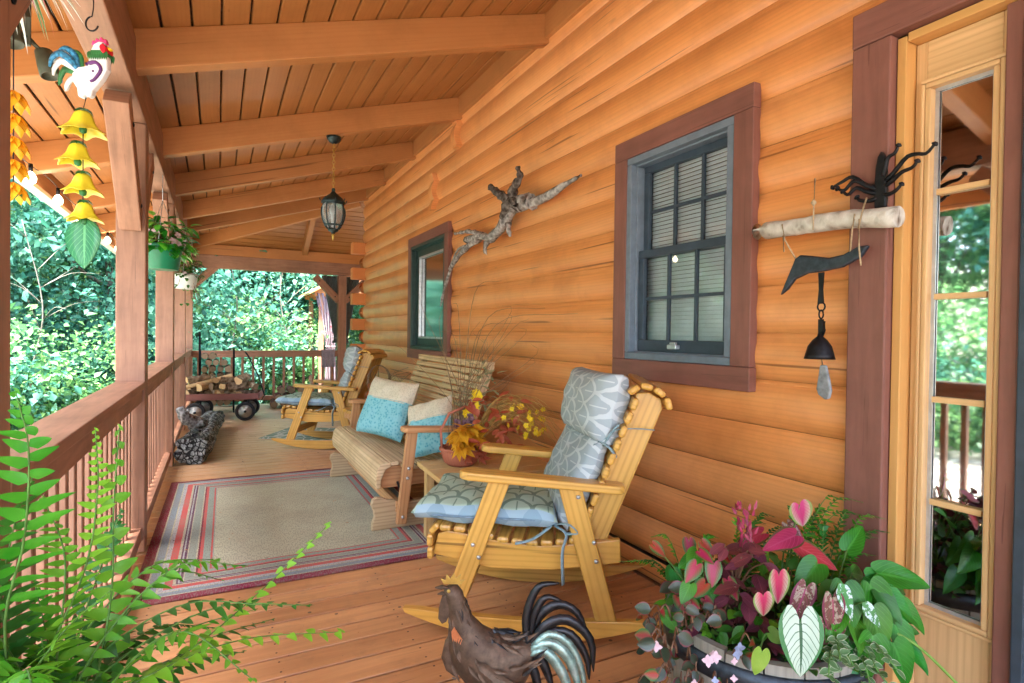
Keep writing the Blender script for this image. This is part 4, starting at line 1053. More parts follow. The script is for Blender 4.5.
# rack with log ends showing behind the wagon
rk = thing('firewood_rack', 'black iron firewood rack with a tall upright pole behind the wagon', 'rack', (-.02, 9.75, 0))
m = MB()
for x in (-.22, .24):
    h = 1.22 if x < 0 else .98
    for y in (-.14, .14): m.tube([(x, y, 0), (x, y, h if y < 0 else .96)], .014 if x < 0 else .011, 8)
m.obj('upright', 'iron', rk)
m = MB()
for y in (-.14, .14): m.tube([(-.22, y, .10), (.24, y, .10)], .010, 8)
for x in (-.22, .24): m.tube([(x, -.14, .10), (x, .14, .10)], .010, 8)
m.obj('cradle', 'iron', rk)
G2 = 'round logs stacked end-on in the iron rack'
rows = [(.165, 4), (.265, 4), (.365, 4), (.465, 4), (.565, 4), (.665, 4), (.765, 3), (.86, 2)]
for z, n in rows:
    for i in range(n):
        x = -.155 + .105 * i + (.05 if n in (3,) else 0) + rnd(-.006, .006); r = rnd(.042, .050)
        log_piece('round firewood log stacked end-on in the black iron rack', (x - .02, 9.75 - .2 + rnd(-.03, .02), z), (x - .02, 9.95, z), r, 'firewood', G2, split=False)
G3 = 'dark logs stacked low against the far railing'
for z, n in ((.065, 6), (.18, 5), (.29, 3)):
    for i in range(n):
        x = .78 + .14 * i + z * .5 + rnd(-.01, .01)
        log_piece('dark reddish log in the low stack behind the far rocking chair', (x, 9.80 + rnd(-.04, .02), z), (x + .01, 10.2, z), rnd(.052, .060), 'darkwood', G3, split=False)

ch = thing('charred_log', 'thick charred log with cracked silvery bark lying along the railing', 'log', (-.215, 6.0, 0), R(-5))
m = MB(); n = 22; N = 16; vs = []
random.seed(5); rrk = [.125 * rnd(.92, 1.1) for _ in range(n)]
for i in range(N + 1):
    y = i / N * 2.1
    for k in range(n):
        t = 2 * PI * k / n; q = rrk[k] * rnd(.92, 1.07) * (1 - .12 * i / N) * (1.1 if k % 5 else .82)
        vs.append((q * 1.05 * math.cos(t) + .02 * math.sin(y * 3), y, .125 + max(-.122, q * math.sin(t))))
m.add(vs, [(i * n + k, (i + 1) * n + k, (i + 1) * n + (k + 1) % n, i * n + (k + 1) % n) for i in range(N) for k in range(n)] + [tuple(range(n)), tuple(N * n + k for k in range(n))[::-1]], None, False)
m.obj('trunk_piece', 'charcrack', ch, bevel=.006, seg=1)
m = MB()
for q in range(5): m.tube([( .03 * math.sin(q * 2 + i * .8), .1 + q * .3 + .04 * i, .262 - .012 * q + .004 * math.sin(i)) for i in range(7)], .014, 6, jit=.2)
m.obj('split', 'iron', ch)
dk = thing('driftwood_stump', 'small grey forked driftwood stump standing on the charred log', 'driftwood', (-.25, 6.7, .225))
m = MB()
m.tube(bez([(.09, .16, -.01), (.05, .04, .05), (-.03, -.02, .11), (-.06, -.05, .17), (-.09, -.03, .23)], 12), [.085 - .045 * i / 12 for i in range(13)], 10, jit=.22); m.tube(bez([(-.03, -.02, .11), (-.07, .06, .15), (-.08, .12, .21)], 6), [.05, .05, .045, .04, .035, .03, .02], 9, jit=.2)
m.tube(bez([(.02, .05, .02), (.08, .0, .05), (.13, -.03, .07)], 8), [.055 - .03 * i / 8 for i in range(9)], 9, jit=.18)
m.tube(bez([(-.05, -.02, .14), (-.02, -.06, .20), (.0, -.1, .22)], 6), [.025 - .012 * i / 6 for i in range(7)], 8, jit=.1)
m.obj('wood_body', 'driftmid', dk)

# ------------------------------------------------------------------ hanging lantern
lt = thing('hanging_lantern', 'dark verdigris glass lantern hanging by a chain from the ceiling', 'lantern', (.83, 4.80, 2.836)); z0 = -.46
m = MB(); m.lathe([(.012, -.055), (.035, -.045), (.055, -.02), (.06, 0)], (0, 0, 0), 20); m.obj('canopy', 'verdigris', lt)
m = MB(); zz = -.05; i = 0
while zz > z0 - .015:
    ring = [(.011 * math.cos(a) * (1 if i % 2 else 0), .011 * math.cos(a) * (0 if i % 2 else 1), zz - .016 + .019 * math.sin(a)) for a in [2 * PI * k / 10 for k in range(11)]]
    m.tube(ring, .0026, 5, False); zz -= .028; i += 1
m.obj('chain', 'brass', lt)
m = MB(); m.lathe([(.015, .02), (.03, 0), (.045, -.012), (.085, -.045), (.108, -.075), (.110, -.088), (.10, -.092), (.02, -.07)], (0, 0, z0), 24); m.lathe([(.012, .05), (.018, .035), (.014, .018)], (0, 0, z0), 12); m.obj('cap', 'verdigris', lt)
gp = [(.088, -.095), (.104, -.14), (.106, -.19), (.096, -.24), (.074, -.295), (.05, -.33)]
m = MB(); m.lathe([(r - .004, h) for r, h in gp], (0, 0, z0), 8, smooth=False); m.obj('glass', 'lanternglass', lt)
m = MB()
for k in range(8):
    a = 2 * PI * k / 8; m.tube([(r * math.cos(a) * 1.01, r * math.sin(a) * 1.01, z0 + h) for r, h in gp], .0065, 6)
for q in range(2):
    r, h = gp[4 if q else 0]; m.tube([(r * 1.01 * math.cos(2 * PI * k / 24), r * 1.01 * math.sin(2 * PI * k / 24), z0 + h) for k in range(25)], .008, 6, False)
for k in range(8):
    a = 2 * PI * k / 8; m.tube([(.1 * math.cos(a), .1 * math.sin(a), z0 - .08), (.118 * math.cos(a), .118 * math.sin(a), z0 - .07), (.122 * math.cos(a), .122 * math.sin(a), z0 - .052)], .005, 5)
m.obj('cage', 'verdigris', lt)
m = MB(); m.lathe([(.05, -.328), (.045, -.345), (.02, -.36), (.015, -.372)], (0, 0, z0), 16); m.obj('base', 'verdigris', lt)
m = MB(); m.lathe([(.008, -.37), (.018, -.385), (.010, -.40), (.012, -.41), (.003, -.435)], (0, 0, z0), 14); m.obj('finial', 'brass', lt)
m = MB(); m.lathe([(.012, -.30), (.014, -.20), (.022, -.18), (.028, -.155), (.015, -.125), (.004, -.115)], (0, 0, z0), 12); m.obj('bulb', 'white_enamel', lt)

for o in kids(lt):
    if not o.name.startswith(('canopy', 'chain')): o.scale = (.88,) * 3; o.location = (0, 0, z0 * .12)

# ------------------------------------------------------------------ driftwood branch on the wall
dw = thing('driftwood_branch', 'twisted grey driftwood branch mounted on the log wall between the windows', 'driftwood', (1.86, 3.6, 2.13)); B = V((-1.86, -3.6, -2.13))
m = MB(); X = 1.875
def br(pts, r0, r1, n=14, jit=.16):
    r0 *= .82; r1 *= .85; q = bez([(X - p[0], p[1], p[2]) for p in pts], n); m.tube(q, [r0 + (r1 - r0) * i / n + .12 * r0 * math.sin(i * 1.9) for i in range(n + 1)], 9, jit=jit)
br([(.02, 2.74, 2.17), (.02, 2.92, 2.155), (.02, 3.15, 2.125), (.03, 3.42, 2.13), (.03, 3.62, 2.165)], .010, .06)
br([(.03, 3.30, 2.13), (.03, 3.55, 2.17), (.03, 3.70, 2.06), (.02, 3.95, 1.985), (.02, 4.15, 2.03), (.02, 4.45, 2.04)], .065, .028, 18)
o = m.obj('branch', 'drift', dw); o.location = B; m = MB()
br([(.03, 3.58, 2.17), (.06, 3.52, 2.25), (.05, 3.44, 2.32), (.05, 3.47, 2.395)], .052, .016)
br([(.03, 3.55, 2.17), (.07, 3.68, 2.245), (.08, 3.84, 2.34)], .05, .026)
br([(.04, 3.42, 2.12), (.06, 3.55, 2.17), (.05, 3.68, 2.09)], .05, .045, 6)
o = m.obj('star_knot', 'driftdark', dw); o.location = B; m = MB()
br([(.02, 4.10, 2.02), (.03, 4.45, 1.96), (.03, 4.72, 1.86), (.02, 4.95, 1.66), (.02, 5.05, 1.50)], .034, .009, 16)
br([(.02, 4.12, 2.03), (.02, 4.38, 2.10), (.02, 4.70, 2.13)], .03, .012)
br([(.02, 3.66, 2.06), (.05, 3.60, 1.99), (.05, 3.57, 1.94)], .03, .014, 6)
br([(.02, 4.0, 1.99), (.04, 4.02, 1.90), (.04, 3.98, 1.86)], .03, .006, 6)
br([(.02, 4.35, 1.98), (.02, 4.62, 1.98), (.02, 4.85, 1.83)], .018, .006, 8)
o = m.obj('branch', 'drift', dw); o.location = B

# ------------------------------------------------------------------ iron hook and chime on the wall
hk = thing('wall_hook', 'black iron hook with curling antler arms on the door trim', 'hook', (1.908, 1.092, 1.745)); hx = -.01
m = MB(); m.prism([(-.017, -.07), (.017, -.07), (.020, -.02), (.016, .06), (.010, .095), (0, .112), (-.010, .095), (-.016, .06), (-.020, -.02)], (0, 0, 0), (0, -1, 0), (0, 0, 1), .018); m.obj('backplate', 'iron', hk, bevel=.004)
m = MB()
arms = [[(0, .01, .0), (-.03, .06, .03), (-.05, .11, .085), (-.06, .155, .07), (-.07, .195, .05)], [(0, .01, -.01), (-.03, .05, .02), (-.06, .10, .06), (-.07, .14, .02), (-.06, .175, .04)], [(0, .01, -.03), (-.03, .05, -.01), (-.06, .09, .02), (-.08, .12, -.01), (-.08, .145, .015)],
        [(0, .01, -.05), (-.03, .04, -.06), (-.05, .075, -.05), (-.05, .09, -.03)], [(0, -.01, .03), (-.02, -.045, .05), (-.03, -.10, .12), (-.035, -.14, .125), (-.04, -.175, .115), (-.045, -.205, .15)], [(0, -.01, 0), (-.03, -.05, .02), (-.05, -.09, .05), (-.06, -.13, .06), (-.07, -.15, .085)],
        [(0, -.01, -.04), (-.03, -.04, -.045), (-.05, -.07, -.035), (-.05, -.09, -.01)], [(0, -.005, .05), (-.03, -.02, .09), (-.05, -.035, .14), (-.05, -.06, .155), (-.05, -.075, .19)]]
for k, a in enumerate(arms):
    q = bez([(x * .30, y * .78, z * .62 - .005) for x, y, z in a], 14); m.tube(q, [.0085 - .004 * i / 14 for i in range(15)], 7); m.lathe([(.008, -.004), (.010, 0), (.004, .006)], q[-1], 8, q[-1] - q[-2])
m.obj('arms', 'iron', hk)
wc = thing('wind_chime', 'rustic chime of birch stick, curved iron bar, bell and stone hanging on the wall', 'wind chime', (1.83, 1.28, 1.658)); B = V((-1.83, -1.25, -1.65))
def wo(m, n, mt, **k): o = m.obj(n, mt, wc, **k); o.location = B; return o
XC = 1.882
m = MB(); m.tube(bez([(XC, 1.515, 1.657), (XC, 1.35, 1.648), (XC, 1.18, 1.644), (XC, .992, 1.622)], 12), [.031, .032, .031, .030, .031, .030, .032, .031, .031, .032, .031, .033, .033], 14, jit=.05); wo(m, 'birch_stick', 'birch')
m = MB(); m.prism([(0, -.075), (.035, .0), (.06, .055), (.08, .068), (.12, .06), (.19, .045), (.24, .05), (.29, .072), (.325, .07), (.30, .035), (.24, .008), (.17, .0), (.11, -.002), (.06, -.02), (.03, -.055)], (XC, 1.405, 1.475), (0, -1, 0), (0, 0, 1), .018); wo(m, 'curved_bar', 'bluesteel', bevel=.006)
m = MB()
m.tube([(XC - .03, 1.255, 1.80), (XC - .033, 1.256, 1.69), (XC - .034, 1.256, 1.62)], .0025, 5); m.tube([(XC - .01, 1.087, 1.70), (XC - .034, 1.087, 1.65), (XC - .03, 1.10, 1.60)], .003, 5)
m.tube([(XC - .034, 1.38, 1.66), (XC - .03, 1.37, 1.60), (XC, 1.345, 1.53)], .003, 5); m.tube([(XC - .02, 1.385, 1.62), (XC - .02, 1.38, 1.56)], .003, 5)
m.tube([(XC - .034, 1.11, 1.65), (XC - .03, 1.12, 1.60), (XC, 1.145, 1.515)], .003, 5); m.tube([(XC - .034, 1.095, 1.63), (XC - .025, 1.10, 1.54), (XC - .02, 1.095, 1.48)], .003, 5)
m.lathe([(.002, -.012), (.010, 0), (.002, .012)], (XC - .034, 1.256, 1.715), 8); wo(m, 'cord', 'rope')
m = MB(); m.prism([(-.010, 0), (.010, 0), (.007, -.06), (.011, -.11), (-.011, -.11), (-.007, -.06)], (XC, 1.245, 1.472), (0, -1, 0), (0, 0, 1), .006)
for i, z in enumerate((1.352, 1.325)): m.tube([(XC + .012 * math.cos(a) * (i % 2), 1.243 + .014 * math.cos(a) * (1 - i % 2), z + .015 * math.sin(a)) for a in [2 * PI * k / 12 for k in range(13)]], .003, 5, False)
m.prism([(-.009, 0), (.009, 0), (.010, -.04), (.004, -.06), (-.008, -.055)], (XC, 1.243, 1.308), (0, -1, 0), (0, 0, 1), .006); m.tube([(XC - .008, 1.225, 1.30), (XC - .01, 1.222, 1.27), (XC, 1.238, 1.245)], .004, 5); wo(m, 'chain', 'iron')
m = MB(); m.lathe([(.006, .092), (.009, .08), (.024, .066), (.038, .045), (.046, .015), (.050, 0), (.045, 0), (.034, .04), (.01, .06)], (XC - .01, 1.239, 1.168), 20); wo(m, 'bell', 'iron')
m = MB(); m.prism([(-.012, 0), (.010, .0), (.020, -.04), (.030, -.085), (.024, -.115), (.008, -.12), (-.016, -.105), (-.024, -.085)], (XC - .01, 1.222, 1.148), (0, -1, 0), (0, 0, 1), .014); wo(m, 'stone', plain('grey_slate', (.24, .26, .28), .6, 0, .3, 30, .4), bevel=.005)
m = MB(); m.tube([(XC - .015, 1.235, 1.21), (XC - .012, 1.225, 1.145)], .0025, 5); wo(m, 'stone_cord', 'rope')

# ------------------------------------------------------------------ metal rooster in the foreground
rs = thing('metal_rooster', 'dark metal rooster statue with black and green tail feathers in the foreground', 'statue', (.82, 1.57, 0), math.atan2(-.46, .888))
# local x runs to the right of the picture, z up
def ro2(m, n, mt, par=None, **k): return m.obj(n, mt, par or rs, **k)
m = MB()
bd = [(-.155, .02, .30), (-.135, 0, .245), (-.09, 0, .215), (-.03, 0, .215), (.03, 0, .235), (.07, 0, .27)]
prof = [(-.19, .455, .022, .022), (-.178, .430, .030, .026), (-.168, .395, .030, .026), (-.155, .35, .040, .03), (-.14, .305, .062, .045), (-.115, .26, .085, .06), (-.075, .225, .10, .07), (-.03, .215, .098, .07), (.02, .23, .075, .055), (.055, .255, .045, .035), (.08, .275, .022, .02)]
n = 16; vs = []
for i, (x, z, r, ry) in enumerate(prof):
    a = prof[max(i - 1, 0)]; b = prof[min(i + 1, len(prof) - 1)]; d = V((b[0] - a[0], 0, b[1] - a[1])).normalized(); nn = V((-d.z, 0, d.x))
    for k in range(n): t = 2 * PI * k / n; vs.append(V((x, 0, z)) + nn * (r * math.cos(t)) + V((0, ry * math.sin(t), 0)))
m.add(vs, [(i * n + k, (i + 1) * n + k, (i + 1) * n + (k + 1) % n, i * n + (k + 1) % n) for i in range(len(prof) - 1) for k in range(n)] + [tuple(range(n)), tuple((len(prof) - 1) * n + k for k in range(n))[::-1]], None, True)
ro2(m, 'body', 'rooster')
for i in range(95):
    m = MB()     # hackle and saddle feathers
    q = rnd(.12, .95); k = q * (len(prof) - 1); j = int(k); f = k - j; P0, P1 = prof[j], prof[min(j + 1, len(prof) - 1)]
    x, z, r, ry = [P0[c] + (P1[c] - P0[c]) * f for c in range(4)]; t = rnd(-.6, 2.6); s = random.choice((-1, -1, 1))
    d = V((P1[0] - P0[0], 0, P1[1] - P0[1])).normalized(); nn = V((-d.z, 0, d.x)) * -1
    p = V((x, 0, z)) - nn * (r * math.cos(t) * 1.04) + V((0, s * -abs(math.sin(t)) * ry * 1.05 * -1, 0))
    m.leaf(p, d + V((rnd(-.2, .2), s * .12, rnd(-.25, .1))), V((0, s, .2)), rnd(.045, .075), .014, 'lance', .1, .35, 4); ro2(m, 'hackle_feather', 'rooster' if i % 3 else 'roosterblack')
m = MB()
for s in (-1,):
    for i in range(7): m.leaf((-.10 + .012 * i, -.072, .255 - .012 * i), (.8, -.12, -.45 + .07 * i), (0, -1, .2), .10, .03, 'lance', .3, .2, 5)
ro2(m, 'wing', 'rooster'); m = MB()
for i in range(7): m.leaf((-.10 + .012 * i, .072, .255 - .012 * i), (.8, .12, -.45 + .07 * i), (0, 1, .2), .10, .03, 'lance', .3, .2, 5)
ro2(m, 'wing', 'rooster')
m = MB(); m.prism([(-.02, 0), (.035, 0), (.046, .014), (.03, .012), (.034, .032), (.018, .018), (.012, .036), (.0, .018), (-.012, .032), (-.014, .012), (-.03, .018)], (-.19, 0, .463), (1, 0, 0), (0, 0, 1), .006); ro2(m, 'comb', 'brass', bevel=.001)
m = MB(); m.prism([(.012, .008), (-.012, .014), (-.034, .006), (-.012, .001)], (-.205, 0, .445), (1, 0, 0), (0, 0, 1), .012); m.prism([(.012, -.002), (-.012, -.002), (-.026, -.010), (.0, -.012)], (-.205, 0, .440), (1, 0, 0), (0, 0, 1), .010); ro2(m, 'beak', 'rooster', bevel=.002)
m = MB(); m.prism([(0, .03), (.014, .01), (.014, -.03), (.004, -.055), (-.01, -.062), (-.022, -.045), (-.02, -.01), (-.012, .02)], (-.203, -.012, .405), (1, 0, 0), (0, 0, 1), .006); m.prism([(0, .03), (.014, .01), (.014, -.03), (.004, -.055), (-.01, -.062), (-.022, -.045), (-.02, -.01), (-.012, .02)], (-.203, .012, .405), (1, 0, 0), (0, 0, 1), .006); ro2(m, 'wattle', 'rooster', bevel=.002)
m = MB()
for s in (-1, 1): m.lathe([(.006, 0), (.005, .003), (.001, .004)], (-.192, s * .022, .450), 10, (0, s, 0))
ro2(m, 'eye', 'brass')
for s in (-1, 1):
    m = MB()
    for i in range(5): m.leaf((-.172 + .006 * i, s * (.034 + .002 * i), .345 - .008 * i), (-.05 + .06 * i, s * .05, -1), (0, s, 0), .055, .018, 'lance', .1, .2, 4)
    ro2(m, 'neck_patch', 'copper')
# breast plate
m = MB(); m.prism([(-.165, .37), (-.175, .33), (-.205, .28), (-.215, .235), (-.20, .195), (-.165, .17), (-.15, .20), (-.16, .26), (-.15, .32)], (0, 0, 0), (1, 0, 0), (0, 0, 1), .035); ro2(m, 'breast', 'rooster', bevel=.012)
def feather(m, pts, w, n=12, mi=0, yo=0):
    q = bez([(x, yo, z) for x, z in pts], n); vs = []; uv = []
    for i, p in enumerate(q):
        d = (q[min(i + 1, n)] - q[max(i - 1, 0)]).normalized(); a = V((-d.z, 0, d.x)); t = i / n; ww = w * (math.sin(PI * min(1, t * .9 + .1)) ** .6) * (1 - .25 * t)
        for k in (-1, 0, 1): vs.append(p + a * (ww / 2 * k) + V((0, -.006 * (1 - abs(k)), 0))); uv.append((t, .5 + k / 2))
    fs = [(i * 3 + k, i * 3 + k + 1, (i + 1) * 3 + k + 1, (i + 1) * 3 + k) for i in range(n) for k in (0, 1)]
    m.add(vs, fs, [[uv[j] for j in f] for f in fs], True, mi)
TF = [([(.055, .27), (.05, .37), (.085, .46), (.15, .475)], .026), ([(.06, .27), (.075, .37), (.11, .425), (.16, .415)], .024), ([(.06, .27), (.09, .36), (.15, .40), (.21, .375), (.245, .30)], .032), ([(.06, .27), (.11, .34), (.18, .36), (.25, .30), (.262, .20)], .036), ([(.06, .26), (.12, .315), (.19, .31), (.24, .24), (.25, .17)], .03), ([(.05, .25), (.09, .24), (.12, .18), (.135, .13)], .032), ([(.05, .24), (.075, .20), (.09, .15), (.11, .11)], .03)]
for i, (p, wd) in enumerate(TF): m = MB(); feather(m, p, wd, yo=.008 * (i % 3 - 1)); o = ro2(m, 'tail_feather', 'roosterblack'); b = o.modifiers.new('S', 'SOLIDIFY'); b.thickness = .003
TG = [([(.06, .265), (.12, .29), (.175, .255), (.205, .19), (.225, .115)], .036, -.018), ([(.06, .255), (.11, .265), (.155, .215), (.185, .15), (.20, .10)], .036, -.022), ([(.065, .27), (.12, .315), (.18, .29), (.22, .22), (.238, .14)], .03, -.014)]
for p, wd, yo in TG: m = MB(); feather(m, p, wd, yo=yo); o = ro2(m, 'sickle_feather', 'roostergreen'); b = o.modifiers.new('S', 'SOLIDIFY'); b.thickness = .003
for s in (-1, 1):
    m = MB(); m.tube([(-.04, s * .03, .13), (-.05, s * .035, .07), (-.04, s * .035, .012)], [.02, .009, .009], 8)
    for a in (-.5, 0, .5, PI): m.tube([(-.04, s * .035, .010), (-.04 - .05 * math.cos(a), s * .035 + .05 * math.sin(a), .006)], [.008, .004], 6)
    ro2(m, 'leg', 'rooster')

# ------------------------------------------------------------------ hanging enamel rooster chime
hr = thing('rooster_ornament', 'white enamel rooster mobile with yellow bell flowers hanging from the porch beam', 'ornament', (-.42, 2.45, 2.392), math.atan2(-.46, .888)); 
sc_h = 1.0
def ho(m, n, mt, par=None, **k): return m.obj(n, mt, par or hr, **k)
m = MB(); m.tube(bez([(.035, 0, 0), (.035, 0, -.03), (.03, 0, -.06)], 6), .002, 5); m.tube([(.03 + .022 * math.cos(a), 0, -.085 + .025 * math.sin(a)) for a in [PI / 2 + 4.4 * k / 12 for k in range(13)]], .0028, 6); ho(m, 'hook', 'iron')
zr = -.21
m = MB()  # body standing on tiptoe, leaning: outline plate with thickness
body = [(.105, .13), (.085, .135), (.06, .12), (.045, .09), (.035, .04), (.02, .015), (-.015, .01), (-.045, -.02), (-.04, -.06), (-.02, -.09), (-.015, -.13), (.005, -.135), (.02, -.115), (.03, -.135), (.05, -.125), (.055, -.10), (.10, -.045), (.125, .0), (.125, .05), (.118, .09), (.122, .11)]
m.prism(body, (0, 0, zr), (1, 0, 0), (0, 0, 1), .036); b0 = ho(m, 'body', 'white_enamel', bevel=.012, seg=3)
m = MB()
for i, (pp, w) in enumerate((([(-.02, 0), (-.06, .05), (-.105, .075), (-.14, .05), (-.15, .01)], .034), ([(-.02, -.01), (-.055, .02), (-.10, .04), (-.13, .005), (-.135, -.03)], .034), ([(-.02, -.02), (-.05, -.005), (-.085, .0), (-.105, -.04), (-.11, -.075)], .034), ([(-.02, 0), (-.04, .07), (-.085, .105), (-.125, .085)], .03), ([(-.03, -.03), (-.06, -.04), (-.08, -.07), (-.085, -.10)], .026), ([(-.01, .01), (-.02, .07), (-.05, .10)], .03), ([(-.02, 0), (-.05, .06), (-.095, .092), (-.135, .07), (-.148, .04)], .02), ([(-.02, -.01), (-.055, .035), (-.10, .058), (-.14, .02), (-.145, -.01)], .018), ([(-.02, -.02), (-.05, .01), (-.09, .02), (-.118, -.02), (-.12, -.055)], .018), ([(-.03, -.03), (-.055, -.02), (-.08, -.05), (-.095, -.09)], .018))):
    feather(m, [(x, z + zr) for x, z in pp], w, 10, (i if i < 6 else i + 1) % 3, -.012 + .004 * i)
o = ho(m, 'tail_feathers', ['blueenamel', 'white_enamel', 'greenenamel']); b = o.modifiers.new('S', 'SOLIDIFY'); b.thickness = .004
m = MB()
for i in range(11): x = .045 + .008 * i; m.leaf((x, -.022, zr + .085), (.1 * (i - 5) / 5, -.1, -1), (0, -1, 0), .045, .018, 'lance', .1, .2, 4)
for i in range(11): x = .045 + .008 * i; m.leaf((x, .022, zr + .085), (.1 * (i - 5) / 5, .1, -1), (0, 1, 0), .045, .018, 'lance', .1, .2, 4)
m.box((.086, 0, zr + .075), .075, .046, .03); ho(m, 'collar', 'greenenamel', bevel=.004)
m = MB(); m.prism([(.045, .118), (.05, .145), (.06, .135), (.068, .155), (.08, .142), (.09, .160), (.10, .143), (.112, .150), (.12, .128), (.105, .118)], (0, 0, zr), (1, 0, 0), (0, 0, 1), .02); ho(m, 'comb', 'pinkenamel', bevel=.004)
m = MB(); m.prism([(.10, .112), (.115, .118), (.126, .10), (.124, .08), (.114, .070), (.102, .085), (.096, .10)], (0, 0, zr), (1, 0, 0), (0, 0, 1), .06); ho(m, 'wattle', 'redenamel', bevel=.004)
m = MB(); m.prism([(.12, .112), (.142, .100), (.12, .094)], (0, 0, zr), (1, 0, 0), (0, 0, 1), .02); ho(m, 'beak', 'petalyellow', bevel=.003)
for s in (-1, 1):
    m = MB()
    m.tube(bez([(.03, s * .021, zr + .02), (.075, s * .021, zr + .03), (.10, s * .021, zr - .005), (.07, s * .021, zr - .05), (.05, s * .021, zr - .06)], 12), [.010 - .004 * i / 12 for i in range(13)], 6)
    ho(m, 'wing_marking', 'purple'); m = MB(); m.lathe([(.006, 0), (.004, .004)], (.06, s * .018, zr - .01), 8, (0, s, 0)); ho(m, 'dot', 'purple'); m = MB(); m.lathe([(.005, 0), (.004, .003)], (.107, s * .018, zr + .118), 8, (0, s, 0)); ho(m, 'eye', 'iron')
SC = .72
for o in kids(hr):
    if not o.name.startswith('hook'): o.scale = (SC,) * 3; o.location = (0, 0, (zr - .13) * (1 - SC))
m = MB(); m.tube([(.01, 0, zr - .13), (.0, 0, zr - .17), (.0, 0, zr - .55), (.005, 0, -.75)], .0018, 5); ho(m, 'wire', 'iron')
for i, z in enumerate((-.385, -.498, -.602, -.702)):
    m = MB(); x = (.0, -.018, .0, .006)[i]; n = 18; vs = []; s = (.86, .78, .75, .70)[i]
    pr = [(.012, 0), (.03, -.008), (.038, -.03), (.045, -.055), (.062, -.078), (.082, -.088)]
    for j, (r, h) in enumerate(pr):
        for k in range(n): a = 2 * PI * k / n; lob = 1 + (.30 * (j / 5) ** 2) * math.cos(6 * a); vs.append((x + r * s * lob * math.cos(a), r * s * lob * math.sin(a), z + h * s - .012 * (j == 5) * math.cos(6 * a)))
    m.add(vs, [(j * n + k, (j + 1) * n + k, (j + 1) * n + (k + 1) % n, j * n + (k + 1) % n) for j in range(5) for k in range(n)], None, True)
    o = ho(m, 'bell_flower', 'yellowflower'); b = o.modifiers.new('S', 'SOLIDIFY'); b.thickness = .003; b2 = o.modifiers.new('Sub', 'SUBSURF'); b2.levels = 1; b2.render_levels = 1
    m = MB()
    for k in range(6): a = 2 * PI * k / 6; m.leaf((x, 0, z + .008), (math.cos(a), math.sin(a), -.15), (0, 0, 1), .045 * s, .024, 'lance', .6, .1, 4)
    ho(m, 'calyx', 'greenenamel', o)
    m = MB(); m.lathe([(.002, -.05), (.012, -.062), (.010, -.075), (.002, -.08)], (x, 0, z), 10); ho(m, 'stamen', 'greenenamel', o)
m = MB(); m.leaf((.008, 0, -.755), (0, -.05, -1), (0, -1, 0), .18, .125, 'ovate', .05, .15, 9); o = ho(m, 'leaf_plate', leafmat('enamel_leaf', (.02, .13, .06), (.04, .19, .09), (.10, .30, .14), None, None, .35, .0, .0)); b = o.modifiers.new('S', 'SOLIDIFY'); b.thickness = .003

# second flower mobile half hidden by the near post
h2 = thing('flower_mobile', 'orange yellow flower mobile half hidden behind the nearest post', 'ornament', (-.60, 2.42, 2.63))
m = MB(); m.tube([(0, 0, 0), (0, 0, -.95)], .002, 5); m.obj('wire', 'iron', h2)
m = MB()
for i in range(5):
    z = -.60 - .075 * i
    for k in range(9): a = 2 * PI * k / 9; m.leaf((0, 0, z), (math.cos(a), math.sin(a), -1.1), (math.cos(a), math.sin(a), .5), .085, .04, 'ovate', .2, .2, 4)
m.obj('flowers', plain('orange_yellow_enamel', (.85, .42, .02), .4, 0, .15, 20), h2)
m = MB()
for k in range(7): a = 2 * PI * k / 7; m.leaf((0, 0, -.93), (math.cos(a), math.sin(a), -.3), (0, 0, 1), .06, .03, 'lance', .3, .2, 4)
m.obj('calyx', 'greenenamel', h2)
# feathery hanger at the top left corner
fh = thing('feather_hanger', 'pale feathery hanger with pink tips at the top left corner', 'ornament', (-.42, 1.66, 2.392))
m = MB(); m.tube([(0, 0, 0), (-.05, 0, -.22)], .003, 5); m.obj('cord', 'rope', fh)
m = MB()
for i in range(90):
    a = rnd(-2.0, 1.2); el = rnd(-1.0, -.1); d = V((math.cos(a) * math.cos(el), math.sin(a) * math.cos(el), math.sin(el))); p = V((-.05, 0, -.22)) + d * rnd(0, .05)
    m.leaf(p, d, (0, 0, 1), rnd(.16, .25), .016, 'lance', rnd(.2, .6), .2, 5, random.choice((0, 0, 0, 1, 2)))
m.obj('feathers', ['feather', 'featherpink', 'variegated'], fh)

# flood lights under the overhang
fl = thing('flood_light', 'olive twin flood light fixed under the roof overhang', 'lamp', (-.665, 2.85, 2.60))
m = MB(); m.lathe([(.05, 0), (.05, -.03), (.02, -.04)], (0, 0, 0), 16); m.tube([(0, 0, -.03), (0, 0, -.25)], .012, 8); m.obj('bracket', 'olive', fl)
for dx, dy, z in ((-.045, -.02, -.22), (.055, .03, -.30)):
    m = MB(); d = V((dx, dy - .02, -.03)); m.lathe([(.015, -.06), (.03, -.055), (.034, 0), (.034, .05), (.030, .052), (.027, .04)], (dx, dy, z), 16, (.25, -.2, -.95)); m.tube([(0, 0, -.22), (dx, dy, z + .03)], .010, 6); m.obj('lamp_head', 'olive', fl)

